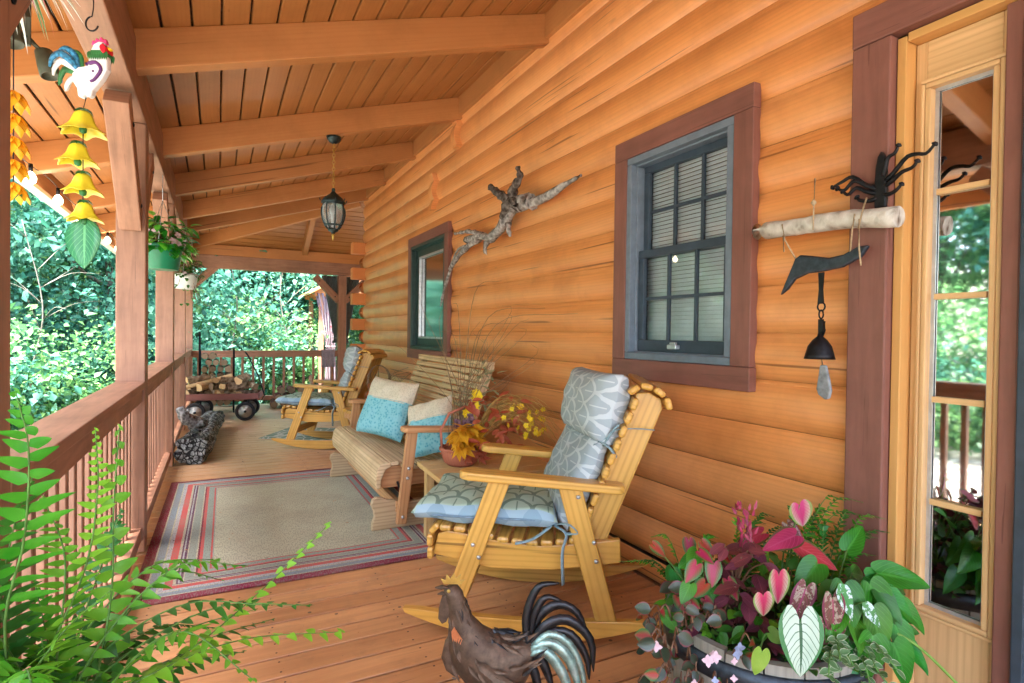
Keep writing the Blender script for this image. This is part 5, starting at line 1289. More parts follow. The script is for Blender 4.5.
# string lights along the eave
sl = thing('string_lights', 'string of round glowing bulbs along the eave', 'string lights', (-1.07, 4.5, 2.30))
m = MB(); pts = []
for i in range(60): y = -3 + 13 * i / 59; pts.append((0, y - 4.5 + 2.5, .02 - .035 * abs(math.sin(y * 2.4))))
m.tube(pts, .003, 5); m.obj('cable', 'iron', sl)
for y in (-2.6, -1.9, -1.2, -.5, .16, .86, 1.56, 2.3, 3.0, 3.7, 4.4, 5.1):
    m = MB(); m.lathe([(.012, 0), (.012, -.05)], (0, y, .0), 10); b = m.obj('socket', 'iron', sl)
    m = MB(); m.lathe([(.006, -.05), (.02, -.065), (.031, -.09), (.028, -.112), (.012, -.128), (.001, -.13)], (0, y, .0), 14); m.obj('bulb', 'bulb', b)

# ------------------------------------------------------------------ ferns
def frond(par, pts, L, mat, n=22, W=.016, width_fn=None, side=None, name='frond', stem='stem', r=.0022, lift=.15, curl=.3):
    """rachis through pts with a pair of leaflets every step; L = longest leaflet"""
    q = bez(pts, n); m = MB(); m.tube(q, [r * (1 - .7 * i / n) for i in range(n + 1)], 5, mi=1)
    side = V(side) if side else None
    for i in range(1, n + 1):
        if random.random() < .03: continue
        t = i / n; d = (q[min(i + 1, n)] - q[i - 1]).normalized()
        s = (side - d * side.dot(d)).normalized() if side else frame(d)[1]
        up = s.cross(d).normalized()
        f = width_fn(t) if width_fn else min(1, .35 + t * 2.2) * (1 - t ** 2.4) ** .8
        if t > .97: f = max(f, .12)
        for k in (-1, 1):
            l = L * f * rnd(.75, 1.12)
            if l < .003: continue
            p = q[i] - d * (.3 * (q[i] - q[i - 1]).length if k > 0 else 0)
            dd = s * k + d * (.28 + .5 * t + rnd(-.15, .15)) + up * rnd(-.35, .15) * 1.3
            m.leaf(p, dd, up + s * rnd(-.35, .35), l, W * (.55 + .4 * f), 'fern', rnd(.1, curl + .25), lift, 6)
    return m.obj(name, [mat, stem], par)
def rel(pts, o): return [V(p) - V(o) for p in pts]
FB = V((-.24, 1.02, .56))
fn = thing('potted_fern', 'bright green potted fern with long fronds in the left foreground', 'fern', FB)
m = MB(); m.lathe([(.09, -.17), (.10, -.17), (.135, .0), (.14, .02), (.125, .02), (.12, 0), (.02, -.02)], (0, 0, 0), 24); m.obj('pot', 'greenpot', fn)
random.seed(33)
fr = [
 ([(-.225, .99, .60), (-.238, .928, .854), (-.205, .868, .996), (-.195, .843, 1.108), (-.202, .824, 1.177)], .062, 'fern', 21, .019),
 ([(-.22, 1.0, .60), (-.22, .99, .75), (-.161, .957, .918), (-.142, .926, 1.034), (-.141, .904, 1.118)], .036, 'fernbright', 30, .013),
 ([(-.20, 1.03, .60), (-.161, 1.033, .719), (-.141, 1.036, .854), (-.139, 1.036, .976), (-.132, 1.035, 1.10)], .048, 'fern', 18, .024),
 ([(-.21, 1.05, .60), (-.130, 1.06, .685), (-.039, 1.082, .714), (.075, 1.137, .771), (.2, 1.186, .858)], .048, 'fernbright', 27, .024, lambda t: .9 - .55 * t),
 ([(-.21, 1.03, .60), (-.18, 1.02, .67), (-.101, 1.002, .725), (.035, 1.044, .732), (.203, 1.069, .695)], .055, 'fernbright', 25, .026, lambda t: .95 - .60 * t),
 ([(-.21, 1.06, .60), (-.158, 1.12, .695), (-.092, 1.19, .715), (.003, 1.229, .673)], .035, 'ferndark', 34, .012),
 ([(-.22, 1.0, .60), (-.23, .95, .75), (-.171, .872, .87), (-.108, .784, .95)], .05, 'fern', 22, .014),
 ([(-.22, 1.0, .60), (-.20, 1.0, .78), (-.185, .97, .93), (-.20, .93, 1.03)], .05, 'fern', 24, .015),
 ([(-.24, 1.02, .60), (-.27, 1.03, .80), (-.25, 1.0, .96), (-.22, .97, 1.05)], .055, 'ferndark', 24, .017),
 ([(-.22, 1.04, .60), (-.20, 1.10, .74), (-.17, 1.16, .86), (-.15, 1.2, .93)], .05, 'ferndark', 24, .016),
]
for pts, L, mt, n, W, *wf in fr: frond(fn, rel(pts, FB), L, mt, n, W, wf[0] if wf else None)
for i in range(19):
    a = rnd(-2.6, .9); l = rnd(.16, .40); h = rnd(.08, .30); dk = random.random()
    b = V((rnd(-.04, .04), rnd(-.04, .04), .02)); d = V((math.cos(a), math.sin(a), 0))
    frond(fn, [b, b + d * l * .3 + V((0, 0, h * .65)), b + d * l * .7 + V((0, 0, h)), b + d * l * 1.1 + V((0, 0, h * rnd(.75, 1.0)))], rnd(.04, .06), 'ferndark' if dk < .4 else 'fern', 20, .015)
for i in range(9):   # leaning blades of the near left clump
    a = rnd(1.8, 3.4); l = rnd(.05, .16); h = rnd(.2, .42); b = V((rnd(-.03, .05), rnd(-.06, .02), .02)); d = V((math.cos(a), -abs(math.sin(a)), 0))
    frond(fn, [b, b + d * l * .3 + V((0, 0, h * .6)), b + d * l + V((.02, 0, h))], rnd(.045, .06), 'fern' if i % 2 else 'ferndark', 20, .016)
m = MB()
for k in range(3): a = 2 * PI * k / 3; m.tube([(.12 * math.cos(a), .12 * math.sin(a), -.56), (.11 * math.cos(a), .11 * math.sin(a), -.17)], .01, 8)
m.lathe([(.12, -.19), (.13, -.185), (.13, -.172), (.02, -.172)], (0, 0, 0), 24)
st = m.obj('stand', 'iron'); st.location = FB; tag(st, 'black iron plant stand under the potted fern', 'plant stand'); st.name = 'plant_stand'

# ------------------------------------------------------------------ barrel planter
BC = V((1.50, 1.19, 0)); BR = .285; RIM = .39
bp = thing('barrel_planter', 'weathered half barrel planter with dark hoops beside the door', 'planter', BC)
NS = 18
for k in range(NS):
    a0, a1 = 2 * PI * k / NS + .008, 2 * PI * (k + 1) / NS - .008; m = MB(); vs = []
    pr = [(.245, 0), (.275, .14), (.288, .29), (BR, RIM)]
    for r, h in pr:
        for rr in (r, r - .024):
            for q in range(4): a = a0 + (a1 - a0) * q / 3; vs.append((rr * math.cos(a), rr * math.sin(a), h + .004 * math.sin(k * 2.3)))
    fs = []; us = []; uo = rnd(0, 9)
    for i in range(3):
        for q in range(3):
            for off, fl_ in ((0, 0), (4, 1)):
                f = [i * 8 + off + q, i * 8 + off + q + 1, (i + 1) * 8 + off + q + 1, (i + 1) * 8 + off + q]; us.append([(uo + vs[j][2], uo + (j % 4) * .03) for j in (f[::-1] if fl_ else f)]); fs.append(tuple(f[::-1] if fl_ else f))
        for q in (0, 3): f = (i * 8 + q, (i + 1) * 8 + q, (i + 1) * 8 + 4 + q, i * 8 + 4 + q); f = f if q == 0 else f[::-1]; fs.append(f); us.append([(uo + vs[j][2], uo) for j in f])
    for q in range(3): f = (24 + q, 24 + q + 1, 28 + q + 1, 28 + q); fs.append(f); us.append([(uo + j * .02, uo) for j in f])
    m.add(vs, fs, us, False); m.obj('stave', 'barrel', bp)
for z, r in ((.335, .290), (.06, .262)):
    m = MB(); m.lathe([(r - .001, z - .028), (r + .005, z - .028), (r + .007, z + .028), (r + .001, z + .028)], (0, 0, 0), 48); m.obj('hoop', 'hoop', bp)
m = MB(); m.lathe([(.26, .335), (.2, .35), (.05, .36)], (0, 0, 0), 24); m.obj('soil', 'soil', bp)

def plant(name, label, cat, off, group=None): return thing(name, label, cat, BC + V((off[0], off[1], RIM - .035)), 0, group)
cr = V((.888, -.46, 0)); cf = V((.46, .888, 0))     # right / away as seen from the steps
def loc(r, f, h): return cr * r + cf * f + V((0, 0, h))
def stalk_leaf(t, base, tip, ldir, up, L, W, mat, shape='heart', name='leaf', notch=.17, droop=.25, fold=.08, wave=0, stem='stem', nl=9):
    b, tp = V(base), V(tip); m = MB(); mid = (b + tp) / 2 + V((0, 0, .03)); m.tube(bez([b, mid, tp], 8), [.0035 - .0015 * i / 8 for i in range(9)], 5); st = m.obj('stalk', stem, t)
    m = MB(); m.leaf(tp, ldir, up, L, W, shape, droop, fold, nl if shape != 'heart' else 14, 0, notch, wave, 9 if shape == 'heart' else 5); m.obj(name, mat, t)
toc = -cf
random.seed(12)
# white caladium with green veins, centre front
t = plant('white_caladium', 'white caladium with dark green veins at the front of the barrel', 'plant', (0, 0))
stalk_leaf(t, loc(.0, -.05, 0), loc(-.035, -.30, .165), V((0, 0, -1)) + toc * .25 + cr * -.05, toc + V((0, 0, .35)), .135, .125, 'caladium', droop=.2, fold=.05, notch=.28)
t = plant('pink_caladium', 'pink and cream caladium left of the white one in the barrel', 'plant', loc(-.03, -.05, 0))
stalk_leaf(t, loc(0, 0, 0), loc(-.075, -.19, .205), V((0, 0, -1)) + cr * .1, toc + V((0, 0, .3)), .062, .062, 'caladpink')
stalk_leaf(t, loc(0, 0, 0), loc(-.015, -.15, .245), V((0, 0, -1)) + cr * .05, toc + V((0, 0, .3)), .09, .064, 'caladpink')
t = plant('red_caladium', 'tall crimson caladium with a pale pink top leaf in the barrel', 'plant', loc(.06, .03, 0))
stalk_leaf(t, loc(0, 0, 0), loc(.01, -.09, .305), cr * -.9 + V((0, 0, -.15)) + toc * .4, V((0, 0, 1)) + toc * .9, .13, .075, 'caladred', notch=.12)
stalk_leaf(t, loc(0, 0, 0), loc(.02, -.09, .270), cr * .9 + V((0, 0, -.40)) + toc * .3, V((0, 0, 1)) + toc * .9, .125, .075, 'caladred', notch=.12)
stalk_leaf(t, loc(0, 0, 0), loc(.055, -.02, .375), V((0, 0, -.9)) + cr * .25, toc + V((0, 0, .4)), .075, .085, 'caladpink')
stalk_leaf(t, loc(0, 0, 0), loc(-.03, .05, .26), cr * -.6 + V((0, 0, -.3)), V((0, 0, 1)) + toc * .7, .10, .065, 'caladred')
stalk_leaf(t, loc(0, 0, 0), loc(.04, .02, .30), cr * .3 + V((0, 0, -.5)) + toc * .4, V((0, 0, 1)) + toc * .7, .08, .055, 'rexbeg')
t = plant('red_caladium', 'low red centred caladium with green edges at the left side of the barrel', 'plant', loc(-.17, -.02, 0))
for i in range(26):
    l = rnd(.045, .07)
    stalk_leaf(t, loc(0, 0, 0), loc(rnd(-.17, .03), rnd(-.14, .06), rnd(.10, .28)), V((0, 0, rnd(-.9, -.1))) + cr * rnd(-1, .8) + toc * .3, toc * .8 + V((0, 0, .8)), l, l * .8, 'redgreen' if i % 3 else 'hosta')
t = plant('rex_begonia', 'speckled bronze rex begonia behind the white caladium in the barrel', 'plant', loc(.06, -.08, 0))
for r, f, h, dr in ((.015, -.17, .205, .1), (-.03, -.12, .21, -.3), (.05, -.14, .17, .4), (.0, -.16, .13, -.1)):
    stalk_leaf(t, loc(0, 0, 0), loc(r, f, h), V((0, 0, -1)) + cr * dr, toc + V((0, 0, .4)), .115, .068, 'rexbeg', wave=.03)
t = plant('plum_coleus', 'plum purple coleus in the middle left of the barrel', 'plant', loc(-.10, -.03, 0))
for i in range(60):
    a = rnd(0, 2 * PI); h = rnd(.06, .30); l = rnd(.045, .085); d = cr * math.cos(a) + cf * math.sin(a) + V((0, 0, rnd(-.7, .1)))
    stalk_leaf(t, loc(0, 0, h * .4), loc(rnd(-.06, .06), rnd(-.12, .03), h), d, V((0, 0, 1)) + toc * .5, l, l * .52, 'coleus', 'ovate', notch=0, stem='brownstem', nl=6, wave=.02)
m = MB()
for i in range(46): p = loc(rnd(-.022, .022) + .03, rnd(-.03, .03), rnd(.25, .38)); m.leaf(p, (rnd(-.6, .6), rnd(-.6, .6), 1), toc, rnd(.02, .035), .012, 'lance', .2, .2, 4)
m.obj('flower_plume', 'caladred', t)
t = plant('dark_begonia', 'dark leaved begonia with pale pink flowers spilling over the left rim', 'plant', loc(-.20, -.08, 0))
for i in range(150):
    r = rnd(-.20, .12); f = rnd(-.18, .05); h = rnd(-.28, .17) - abs(r + .05) * .3; a = rnd(0, 2 * PI); l = rnd(.03, .052)
    d = cr * math.cos(a) + cf * math.sin(a) * .7 + V((0, 0, rnd(-.9, .1)))
    stalk_leaf(t, loc(r * .85 + rnd(-.02, .02), f * .75, h * .85 - .02), loc(r, f, h), d, toc + V((0, 0, rnd(.1, 1.2))) + cr * rnd(-.8, .6), l, l * .8, 'begonia' if i % 4 else 'redgreen', 'ovate', notch=.1, stem='brownstem', nl=6, fold=.25)
for i in range(10): m = MB(); p = loc(rnd(-.19, .10), -.19 + rnd(-.02, .04), rnd(-.14, .07)); flower(m, p, toc + V((rnd(-.6, .6), 0, rnd(0, .7))), .011, 4); m.obj('flower', random.choice(('petalpale', 'petalpale', 'petalblue')), t)
for p in ((-.185, -.15, .06), (-.06, -.19, .045), (-.04, -.19, .055), (.02, -.18, .06), (.03, -.17, .07)): m = MB(); flower(m, loc(*p), toc + V((rnd(-.5, .5), 0, rnd(0, .5))), .017, 4); m.obj('flower', 'petalpale' if p[0] < 0 else 'petalblue', t)
t = plant('hosta', 'glossy green hosta leaning over the right rim towards the door', 'plant', loc(.17, -.06, 0))
for (r, f, h, dr, df, dz, L, W) in ((.06, -.10, .205, .25, -.2, -.9, .165, .105), (-.03, -.13, .215, -.1, -.3, -.8, .15, .10), (.115, -.05, .215, 1.0, -.1, -.12, .17, .085), (.09, .06, .24, .5, .2, .5, .11, .07), (.12, -.12, .10, .3, -.3, -.9, .13, .08), (.02, -.18, .10, -.2, -.2, -.9, .12, .085), (.09, -.16, .07, .3, -.2, -.9, .13, .09), (.15, -.09, .15, .7, -.2, -.7, .12, .06), (-.06, -.05, .24, -.5, -.2, -.4, .11, .08), (.07, .02, .17, .9, .3, -.4, .12, .075), (.0, -.06, .15, .3, -.4, -.9, .13, .08), (.14, -.02, .10, .9, -.1, -.8, .12, .07), (.05, -.13, .15, .1, -.3, -1, .14, .09)):
    stalk_leaf(t, loc(0, 0, 0), loc(r, f, h), cr * dr + cf * df + V((0, 0, dz)), V((0, 0, 1)) + toc * 1.0, L, W, 'hosta', 'heart', notch=.10, droop=.35, fold=.3, wave=.015)
for i in range(26):
    a = rnd(-2.6, .6); q = rnd(.05, .17); l = rnd(.08, .13)
    stalk_leaf(t, loc(0, 0, 0), loc(q * math.cos(a) + .02, q * math.sin(a) - .04, rnd(.05, .22)), cr * math.cos(a) + cf * math.sin(a) * .8 + V((0, 0, rnd(-1, -.1))), V((rnd(-.4, .4), 0, 1)) + toc * rnd(.4, 1.2), l, l * rnd(.55, .68), 'hosta' if i % 4 else 'ferndark', 'heart', notch=.08, droop=rnd(.2, .6), fold=rnd(.15, .4), wave=.02)
m = MB(); m.tube(bez([loc(.05, -.1, .10), loc(.16, -.14, .06), loc(.27, -.2, -.05)], 10), .004, 6); m.obj('stalk', 'limeleaf', t)
t = plant('silver_begonia', 'silver spotted leaf begonia among the hosta leaves', 'plant', loc(.14, -.08, 0))
stalk_leaf(t, loc(0, 0, 0), loc(-.05, -.17, .245), V((0, 0, -1)) + cr * .5, toc + V((0, 0, .6)), .125, .05, 'silverleaf', 'lance', notch=0); stalk_leaf(t, loc(0, 0, 0), loc(.02, -.16, .19), V((0, 0, -.8)) + cr * .7, toc + V((0, 0, .6)), .10, .04, 'silverleaf', 'lance', notch=0)
# variegated trailing at the front right
t = plant('variegated_plectranthus', 'small variegated trailing plant at the front right rim of the barrel', 'plant', loc(.10, -.20, 0))
m = MB()
for i in range(13):
    b = V(loc(rnd(-.03, .06), rnd(-.02, .05), .02)); tip = loc(rnd(-.08, .12), -.09 + rnd(-.04, .02), rnd(-.12, .10)); q = bez([b, (b + tip) / 2 + V((0, 0, .05)), tip], 8); m.tube(q, .0025, 5, mi=1)
    for k, p in enumerate(q[2:]):
        for s in (-1, 1): d = (cr * s * (1 if k % 2 else .3) + toc * (.3 if k % 2 else s) + V((0, 0, rnd(-.5, .5)))); m.leaf(p, d, V((rnd(-.6, .6), 0, 1)) + toc, rnd(.020, .036), .017, 'ovate', .2, .2, 5)
m.obj('foliage', ['variegated', 'stem'], t)
t = plant('lime_caladium', 'small lime green leaf hanging over the barrel hoop', 'plant', loc(-.10, -.2, 0))
stalk_leaf(t, loc(0, 0, 0), loc(-.035, -.105, .09), V((0, 0, -1)) + cr * -.2, toc + V((0, 0, .3)), .07, .05, 'limeleaf'); stalk_leaf(t, loc(0, 0, 0), loc(.02, -.03, .10), V((0, 0, -.4)) + cr * .7, toc + V((0, 0, .9)), .05, .045, 'limeleaf')
# small ferns at the back
for lab, r, f, L, n_ in (('small dark green fern at the back right of the barrel', .14, .10, .30, 7), ('small green fern sticking up behind the coleus', -.03, .13, .27, 6), ('lacy low fern at the back left of the barrel', -.20, .09, .2, 8), ('green fern arching over the right back rim towards the door', .22, .06, .26, 7)):
    t = plant('barrel_fern', lab, 'fern', loc(r, f, 0), 'small ferns in the barrel planter')
    for i in range(n_):
        a = -.9 + 2.4 * i / (n_ - 1) if L > .21 else PI * i / (n_ - 1); l = L * rnd(.75, 1.1); h = rnd(.15, .30) * L / .27
        d = cr * math.cos(a) + toc * .1 + cf * .25
        frond(t, [V((0, 0, 0)), d * l * .25 + V((0, 0, h * .7)), d * l * .6 + V((0, 0, h * 1.15)), d * l + V((0, 0, h * 1.12))], .034, 'ferndark' if i % 3 == 0 else 'fern', 26, .011, side=None, curl=.1)
t = plant('leafy_filler', 'dark leafy groundcover filling the barrel behind the caladiums', 'plant', loc(.02, .02, 0)); m = MB()
for i in range(620):
    a = rnd(0, 2 * PI); r = .29 * math.sqrt(random.random()); p = V((r * math.cos(a), r * math.sin(a), rnd(.0, .25) * (1.15 - r / .32))); m.leaf(p, (math.cos(a) * .6 + rnd(-1, 1), math.sin(a) * .6 + rnd(-1, 1), rnd(-.5, .6)), (0, -.3, 1), rnd(.03, .062), .03, 'ovate', .3, .2, 5, random.choice((0, 0, 1, 1, 2, 3)))
m.obj('foliage', ['ferndark', 'hosta', 'coleus', 'fern'], t)

# ------------------------------------------------------------------ hanging baskets
def basket(label, p, pot, r, h, seed, flowers, L, nl, trail, leafm):
    t = thing('hanging_basket', label, 'hanging basket', (p[0], p[1], 2.393), 0, 'hanging flower baskets along the porch beam'); random.seed(seed); zt = p[2] - 2.393
    m = MB()
    for k in range(3): a = 2 * PI * k / 3 + .4; m.tube([(0, 0, zt + .34), (r * math.cos(a), r * math.sin(a), zt)], .0025, 5)
    m.tube([(0, 0, 0), (0, 0, zt + .34)], .0028, 5); m.obj('hanger', 'lead', t)
    m = MB(); m.lathe([(r * .70, -h), (r * .78, -h), (r * .98, -.01), (r * 1.04, 0), (r * 1.04, .012), (r * .95, .012), (r * .9, -.02), (.02, -.03)], (0, 0, zt), 28); m.obj('pot', pot, t)
    m = MB()
    for i in range(nl):
        a = rnd(0, 2 * PI); q = math.sqrt(random.random()); hh = rnd(-.02, .24) * (1.15 - .5 * q) if random.random() < .8 else rnd(-trail, 0)
        rr = r * (.2 + 1.25 * q) if hh > 0 else r * rnd(1.0, 1.3); p0 = V((rr * math.cos(a), rr * math.sin(a), zt + hh)); d = V((math.cos(a), math.sin(a), rnd(-.9, .5)))
        m.leaf(p0, d + V((rnd(-.5, .5), rnd(-.5, .5), 0)), (0, 0, 1), rnd(.6, 1.2) * L, rnd(.5, .7) * L, 'ovate', .4, .25, 5, random.choice((0, 0, 1, 2)))
        if i % 3 == 0: m.tube([(rr * .3 * math.cos(a), rr * .3 * math.sin(a), zt), tuple((V((rr * .3 * math.cos(a), rr * .3 * math.sin(a), zt)) + p0) / 2 + V((0, 0, .03))), tuple(p0)], .0022, 4, mi=3)
    m.obj('foliage', leafm + ['brownstem'], t)
    for i in range(flowers): m = MB(); a = rnd(-2.2, .8); flower(m, (r * 1.15 * math.cos(a), r * 1.15 * math.sin(a), zt + rnd(0, .2)), (math.cos(a), math.sin(a) , .3), .032, 5); m.obj('flower', 'petalpale', t)
    return t
basket('hanging basket in a green plastic pot with pale flowers', (-.37, 4.95, 1.865), 'greenpot', .135, .17, 3, 9, .095, 210, .08, ['hosta', 'limeleaf', 'fern'])
basket('hanging basket in a white pot with small dark leaves', (-.33, 7.35, 1.86), 'whitepot', .13, .15, 4, 2, .055, 330, .35, ['ferndark', 'fern', 'sagedry'])

# ------------------------------------------------------------------ far curtains and gazebo
def curtain(name, label, x, y, zt, zb, wt, wb, tie, mt, group=None, dx=0):
    o = thing(name, label, 'curtain', (x, y, zb), 0, group); m = MB(); N, K = 22, 30; vs = []; uv = []
    for i in range(N + 1):
        t = i / N; z = zt + (zb - zt) * t
        w = wt + (wb - wt) * min(1, (t / tie) ** .8) if t < tie else wb + (wt * .45 - wb) * ((t - tie) / (1 - tie)) ** .7 * .6
        cx = dx * min(1, t / tie)
        for k in range(K + 1): s = k / K - .5; vs.append((cx + s * w, .035 * math.sin(k * 1.35) * (.5 + .5 * w / wt), z - zb)); uv.append((s, t))
    m.add(vs, [(i * (K + 1) + k, (i + 1) * (K + 1) + k, (i + 1) * (K + 1) + k + 1, i * (K + 1) + k + 1) for i in range(N) for k in range(K)], None, True)
    c = m.obj('cloth', mt, o); b = c.modifiers.new('S', 'SOLIDIFY'); b.thickness = .004
    m = MB(); m.tube([(dx + .5 * wb * 1.15 * math.cos(a), .05 * math.sin(a), (zt - zb) * (1 - tie)) for a in [2 * PI * k / 16 for k in range(17)]], .012, 6, False); m.obj('tie_back', mt, o)
    return o
curtain('grey_curtain', 'grey curtain tied back on the left of the far end post', 1.78, YF + .14, 2.25, 1.05, .30, .05, .93, 'curtgrey', None, .10)
curtain('grey_curtain', 'grey curtain tied back on the right of the far end post', 2.17, YF + .14, 2.25, 1.05, .28, .05, .93, 'curtgrey', None, -.10)
gzb = thing('garden_gazebo', 'small garden gazebo with an orange gable roof beyond the porch', 'gazebo', (3.1, 14.4, -.6))
for x in (-1.0, 1.0):
    for y in (-.8, .8): m = MB(); m.bar((x, y, -.1), (x, y, 2.72), .1, .1, (0, 1, 0)); m.obj('post', 'post', gzb, bevel=.005)
m = MB(); m.bar((-1.15, -.8, 2.73), (1.15, -.8, 2.73), .09, .14); m.bar((-1.15, .8, 2.73), (1.15, .8, 2.73), .09, .14); m.obj('beam', 'rafter', gzb)
m = MB()
for s in (-1, 1): m.bar((s * .62, -1.0, 3.10), (s * .62, 1.0, 3.10), 1.55, .05, (s * .5, 0, .86))
m.obj('roof', 'log', gzb, bevel=.004)
m = MB(); m.prism([(-1.1, 0), (1.1, 0), (0, .60)], (0, -.8, 2.80), (1, 0, 0), (0, 0, 1), .05); m.obj('gable', 'fascia', gzb)
curtain('floral_curtain', 'pink and white floral curtain tied back in the gazebo', 2.26, 13.55, 2.13, .1, .62, .20, .60, 'curtpink', None, .05)
o = thing('draped_cloth', 'mauve grey cloth draped over the far railing', 'cloth', (1.72, YF - .06, .62)); m = MB(); vs = []
for i in range(9):
    for k in range(13): x = -.11 + .22 * k / 12; z = .31 - .30 * i / 8 if i else .312; vs.append((x, -.015 + .012 * math.sin(k * 1.5) * (i / 8 + .2) - .004, z))
m.add(vs, [(i * 13 + k, (i + 1) * 13 + k, (i + 1) * 13 + k + 1, i * 13 + k + 1) for i in range(8) for k in range(12)], None, True); c = m.obj('cloth', 'mauvecloth', o); b = c.modifiers.new('S', 'SOLIDIFY'); b.thickness = .01

# ------------------------------------------------------------------ woods
rng = np.random.default_rng(4)
def crown_mesh(name, nleaf, nclump, rad, size, mat, flat=.75, hollow=.55):
    """leaf clumps spread through an uneven crown; every leaf a folded six-point blade"""
    c = rng.normal(size=(nclump, 3)); c /= np.linalg.norm(c, axis=1)[:, None]; c *= (hollow + (1 - hollow) * rng.random((nclump, 1)) ** .6)
    c *= np.array(rad) * (1 + .25 * rng.normal(size=(nclump, 1))); w = rng.random(nclump) + .3; w /= w.sum()
    k = rng.choice(nclump, nleaf, p=w); cs = (.14 + .16 * rng.random(nclump))[k][:, None] * np.array(rad) * np.array([1, 1, flat])
    p = c[k] + rng.normal(size=(nleaf, 3)) * cs
    d = rng.normal(size=(nleaf, 3)) + np.array([0, 0, -.35]) + p / np.linalg.norm(p, axis=1)[:, None] * .7; d /= np.linalg.norm(d, axis=1)[:, None]
    u = rng.normal(size=(nleaf, 3)) * .6 + np.array([0, 0, 1.0]); a = np.cross(d, u); a /= np.linalg.norm(a, axis=1)[:, None]; n = np.cross(a, d)
    L = (size * (.45 + 1.5 * rng.random(nleaf) ** 2))[:, None]; W = L * .36
    pts = np.stack([p, p + d * L * .42 + a * W + n * W * .3, p + d * L - n * L * .15, p + d * L * .42 - a * W + n * W * .3], 1)
    v = pts.reshape(-1, 3); me = bpy.data.meshes.new(name); me.vertices.add(len(v)); me.vertices.foreach_set('co', v.astype(np.float32).ravel())
    b = np.arange(nleaf)[:, None] * 4; tri = np.concatenate([b + [0, 1, 2], b + [0, 2, 3]], 1).reshape(-1, 3)
    me.loops.add(tri.size); me.loops.foreach_set('vertex_index', tri.ravel().astype(np.int32)); me.polygons.add(len(tri)); me.polygons.foreach_set('loop_start', np.arange(0, tri.size, 3, dtype=np.int32)); me.polygons.foreach_set('loop_total', np.full(len(tri), 3, dtype=np.int32))
    me.materials.append(MT[mat]); me.update(); me.validate(); return me
CR = [crown_mesh('crown_a', 26000, 64, (2.3, 2.3, 2.6), .10, 'leafA', .45), crown_mesh('crown_b', 25000, 54, (2.5, 2.2, 2.2), .10, 'leafB'), crown_mesh('crown_c', 19000, 46, (2.1, 2.3, 2.7), .10, 'leafC', .38)]
SH = [crown_mesh('shrub_a', 13000, 44, (1.1, 1.1, .85), .062, 'leafA'), crown_mesh('shrub_b', 13000, 40, (1.2, 1.0, .8), .06, 'leafB'), crown_mesh('shrub_c', 10000, 36, (1.0, 1.1, .9), .065, 'leafC', .6)]
def trunk_mesh(h, r, seed):
    random.seed(seed); m = MB(); q = bez([(0, 0, -.3), (rnd(-.1, .1), rnd(-.1, .1), h * .35), (rnd(-.2, .2), rnd(-.2, .2), h * .7), (rnd(-.3, .3), rnd(-.3, .3), h)], 14); m.tube(q, [r * (1.25 if i == 0 else 1 - .75 * i / 14) for i in range(15)], 9, jit=.08)
    for i in range(9):
        j = random.randint(5, 13); a = rnd(0, 2 * PI); l = rnd(1.0, 2.1); d = V((math.cos(a), math.sin(a), rnd(.2, .8))); m.tube(bez([q[j], q[j] + d * l * .5 + V((0, 0, -.05)), q[j] + d * l + V((0, 0, rnd(0, .4)))], 7), [r * .38 * (1 - .8 * k / 7) for k in range(8)], 6, jit=.1)
    me = bpy.data.objects
    return m
TRK = []
for s_ in range(3):
    o = trunk_mesh(4.6, .13 + .03 * s_, 50 + s_).obj('trunk', 'bark'); TRK.append(o.data); bpy.data.objects.remove(o)
CNAME = ['teal green', 'mid green', 'pale silvery green']
def tree(x, y, s, kind, rz, ch, label, group='woodland trees around the porch'):
    t = thing('woodland_tree', label, 'tree', (x, y, gz(x, y)), rz, group); t.scale = (s, s, s)
    a = bpy.data.objects.new('trunk', TRK[kind]); a.parent = t; col.objects.link(a)
    b = bpy.data.objects.new('crown', CR[kind]); b.parent = t; b.location = (0, 0, ch); col.objects.link(b); return t
def shrub(x, y, s, kind, rz, label, h=.75):
    t = thing('woodland_shrub', label, 'shrub', (x, y, gz(x, y)), rz, 'woodland shrubs below the trees'); t.scale = (s, s, s)
    b = bpy.data.objects.new('foliage', SH[kind]); b.parent = t; b.location = (0, 0, h); col.objects.link(b)
    m = MB(); random.seed(int(abs(x * 31 + y * 17)))
    for i in range(5): a = rnd(0, 2 * PI); m.tube([(0, 0, -.1), (.25 * math.cos(a), .25 * math.sin(a), h * .6), (.6 * math.cos(a), .6 * math.sin(a), h * 1.2)], [.025, .018, .008], 6)
    m.obj('stem', 'bark', t); return t
random.seed(9)
T = [(-1.9, 13.6, 1.0, 0, 3.4), (-5.6, 11.5, 1.1, 1, 4.0), (-2.2, 16.5, 1.25, 1, 4.4), (-6.2, 17.0, 1.35, 2, 4.6), (.2, 17.5, 1.1, 0, 3.2), (2.0, 19.0, 1.2, 1, 3.2), (-1.6, 21.5, 1.4, 0, 4.4), (4.6, 18.5, 1.15, 0, 3.4), (.6, 23.5, 1.35, 2, 3.2), (-1.6, 24.0, 1.5, 0, 4.2), (3.6, 25.5, 1.3, 1, 3.2), (6.5, 24.0, 1.5, 0, 3.6), (-9.0, 15.0, 1.5, 0, 4.6),
     (-14.5, 9.0, 1.4, 1, 4.0), (-15.5, 4.0, 1.5, 0, 4.2), (-15.0, -1.0, 1.4, 2, 4.0), (-18.5, 1.5, 1.7, 1, 4.4), (-18, 7, 1.7, 0, 4.4), (-16, -6, 1.5, 1, 4.2), (-15, 14, 1.7, 1, 4.6), (9, 17, 1.5, 1, 4.0)]
side = lambda x, y: 'straight beyond the far railing' if -1.2 < x < 5 and y > 12 else ('at the left beyond the railing' if y > 9 else 'in the yard left of the porch')
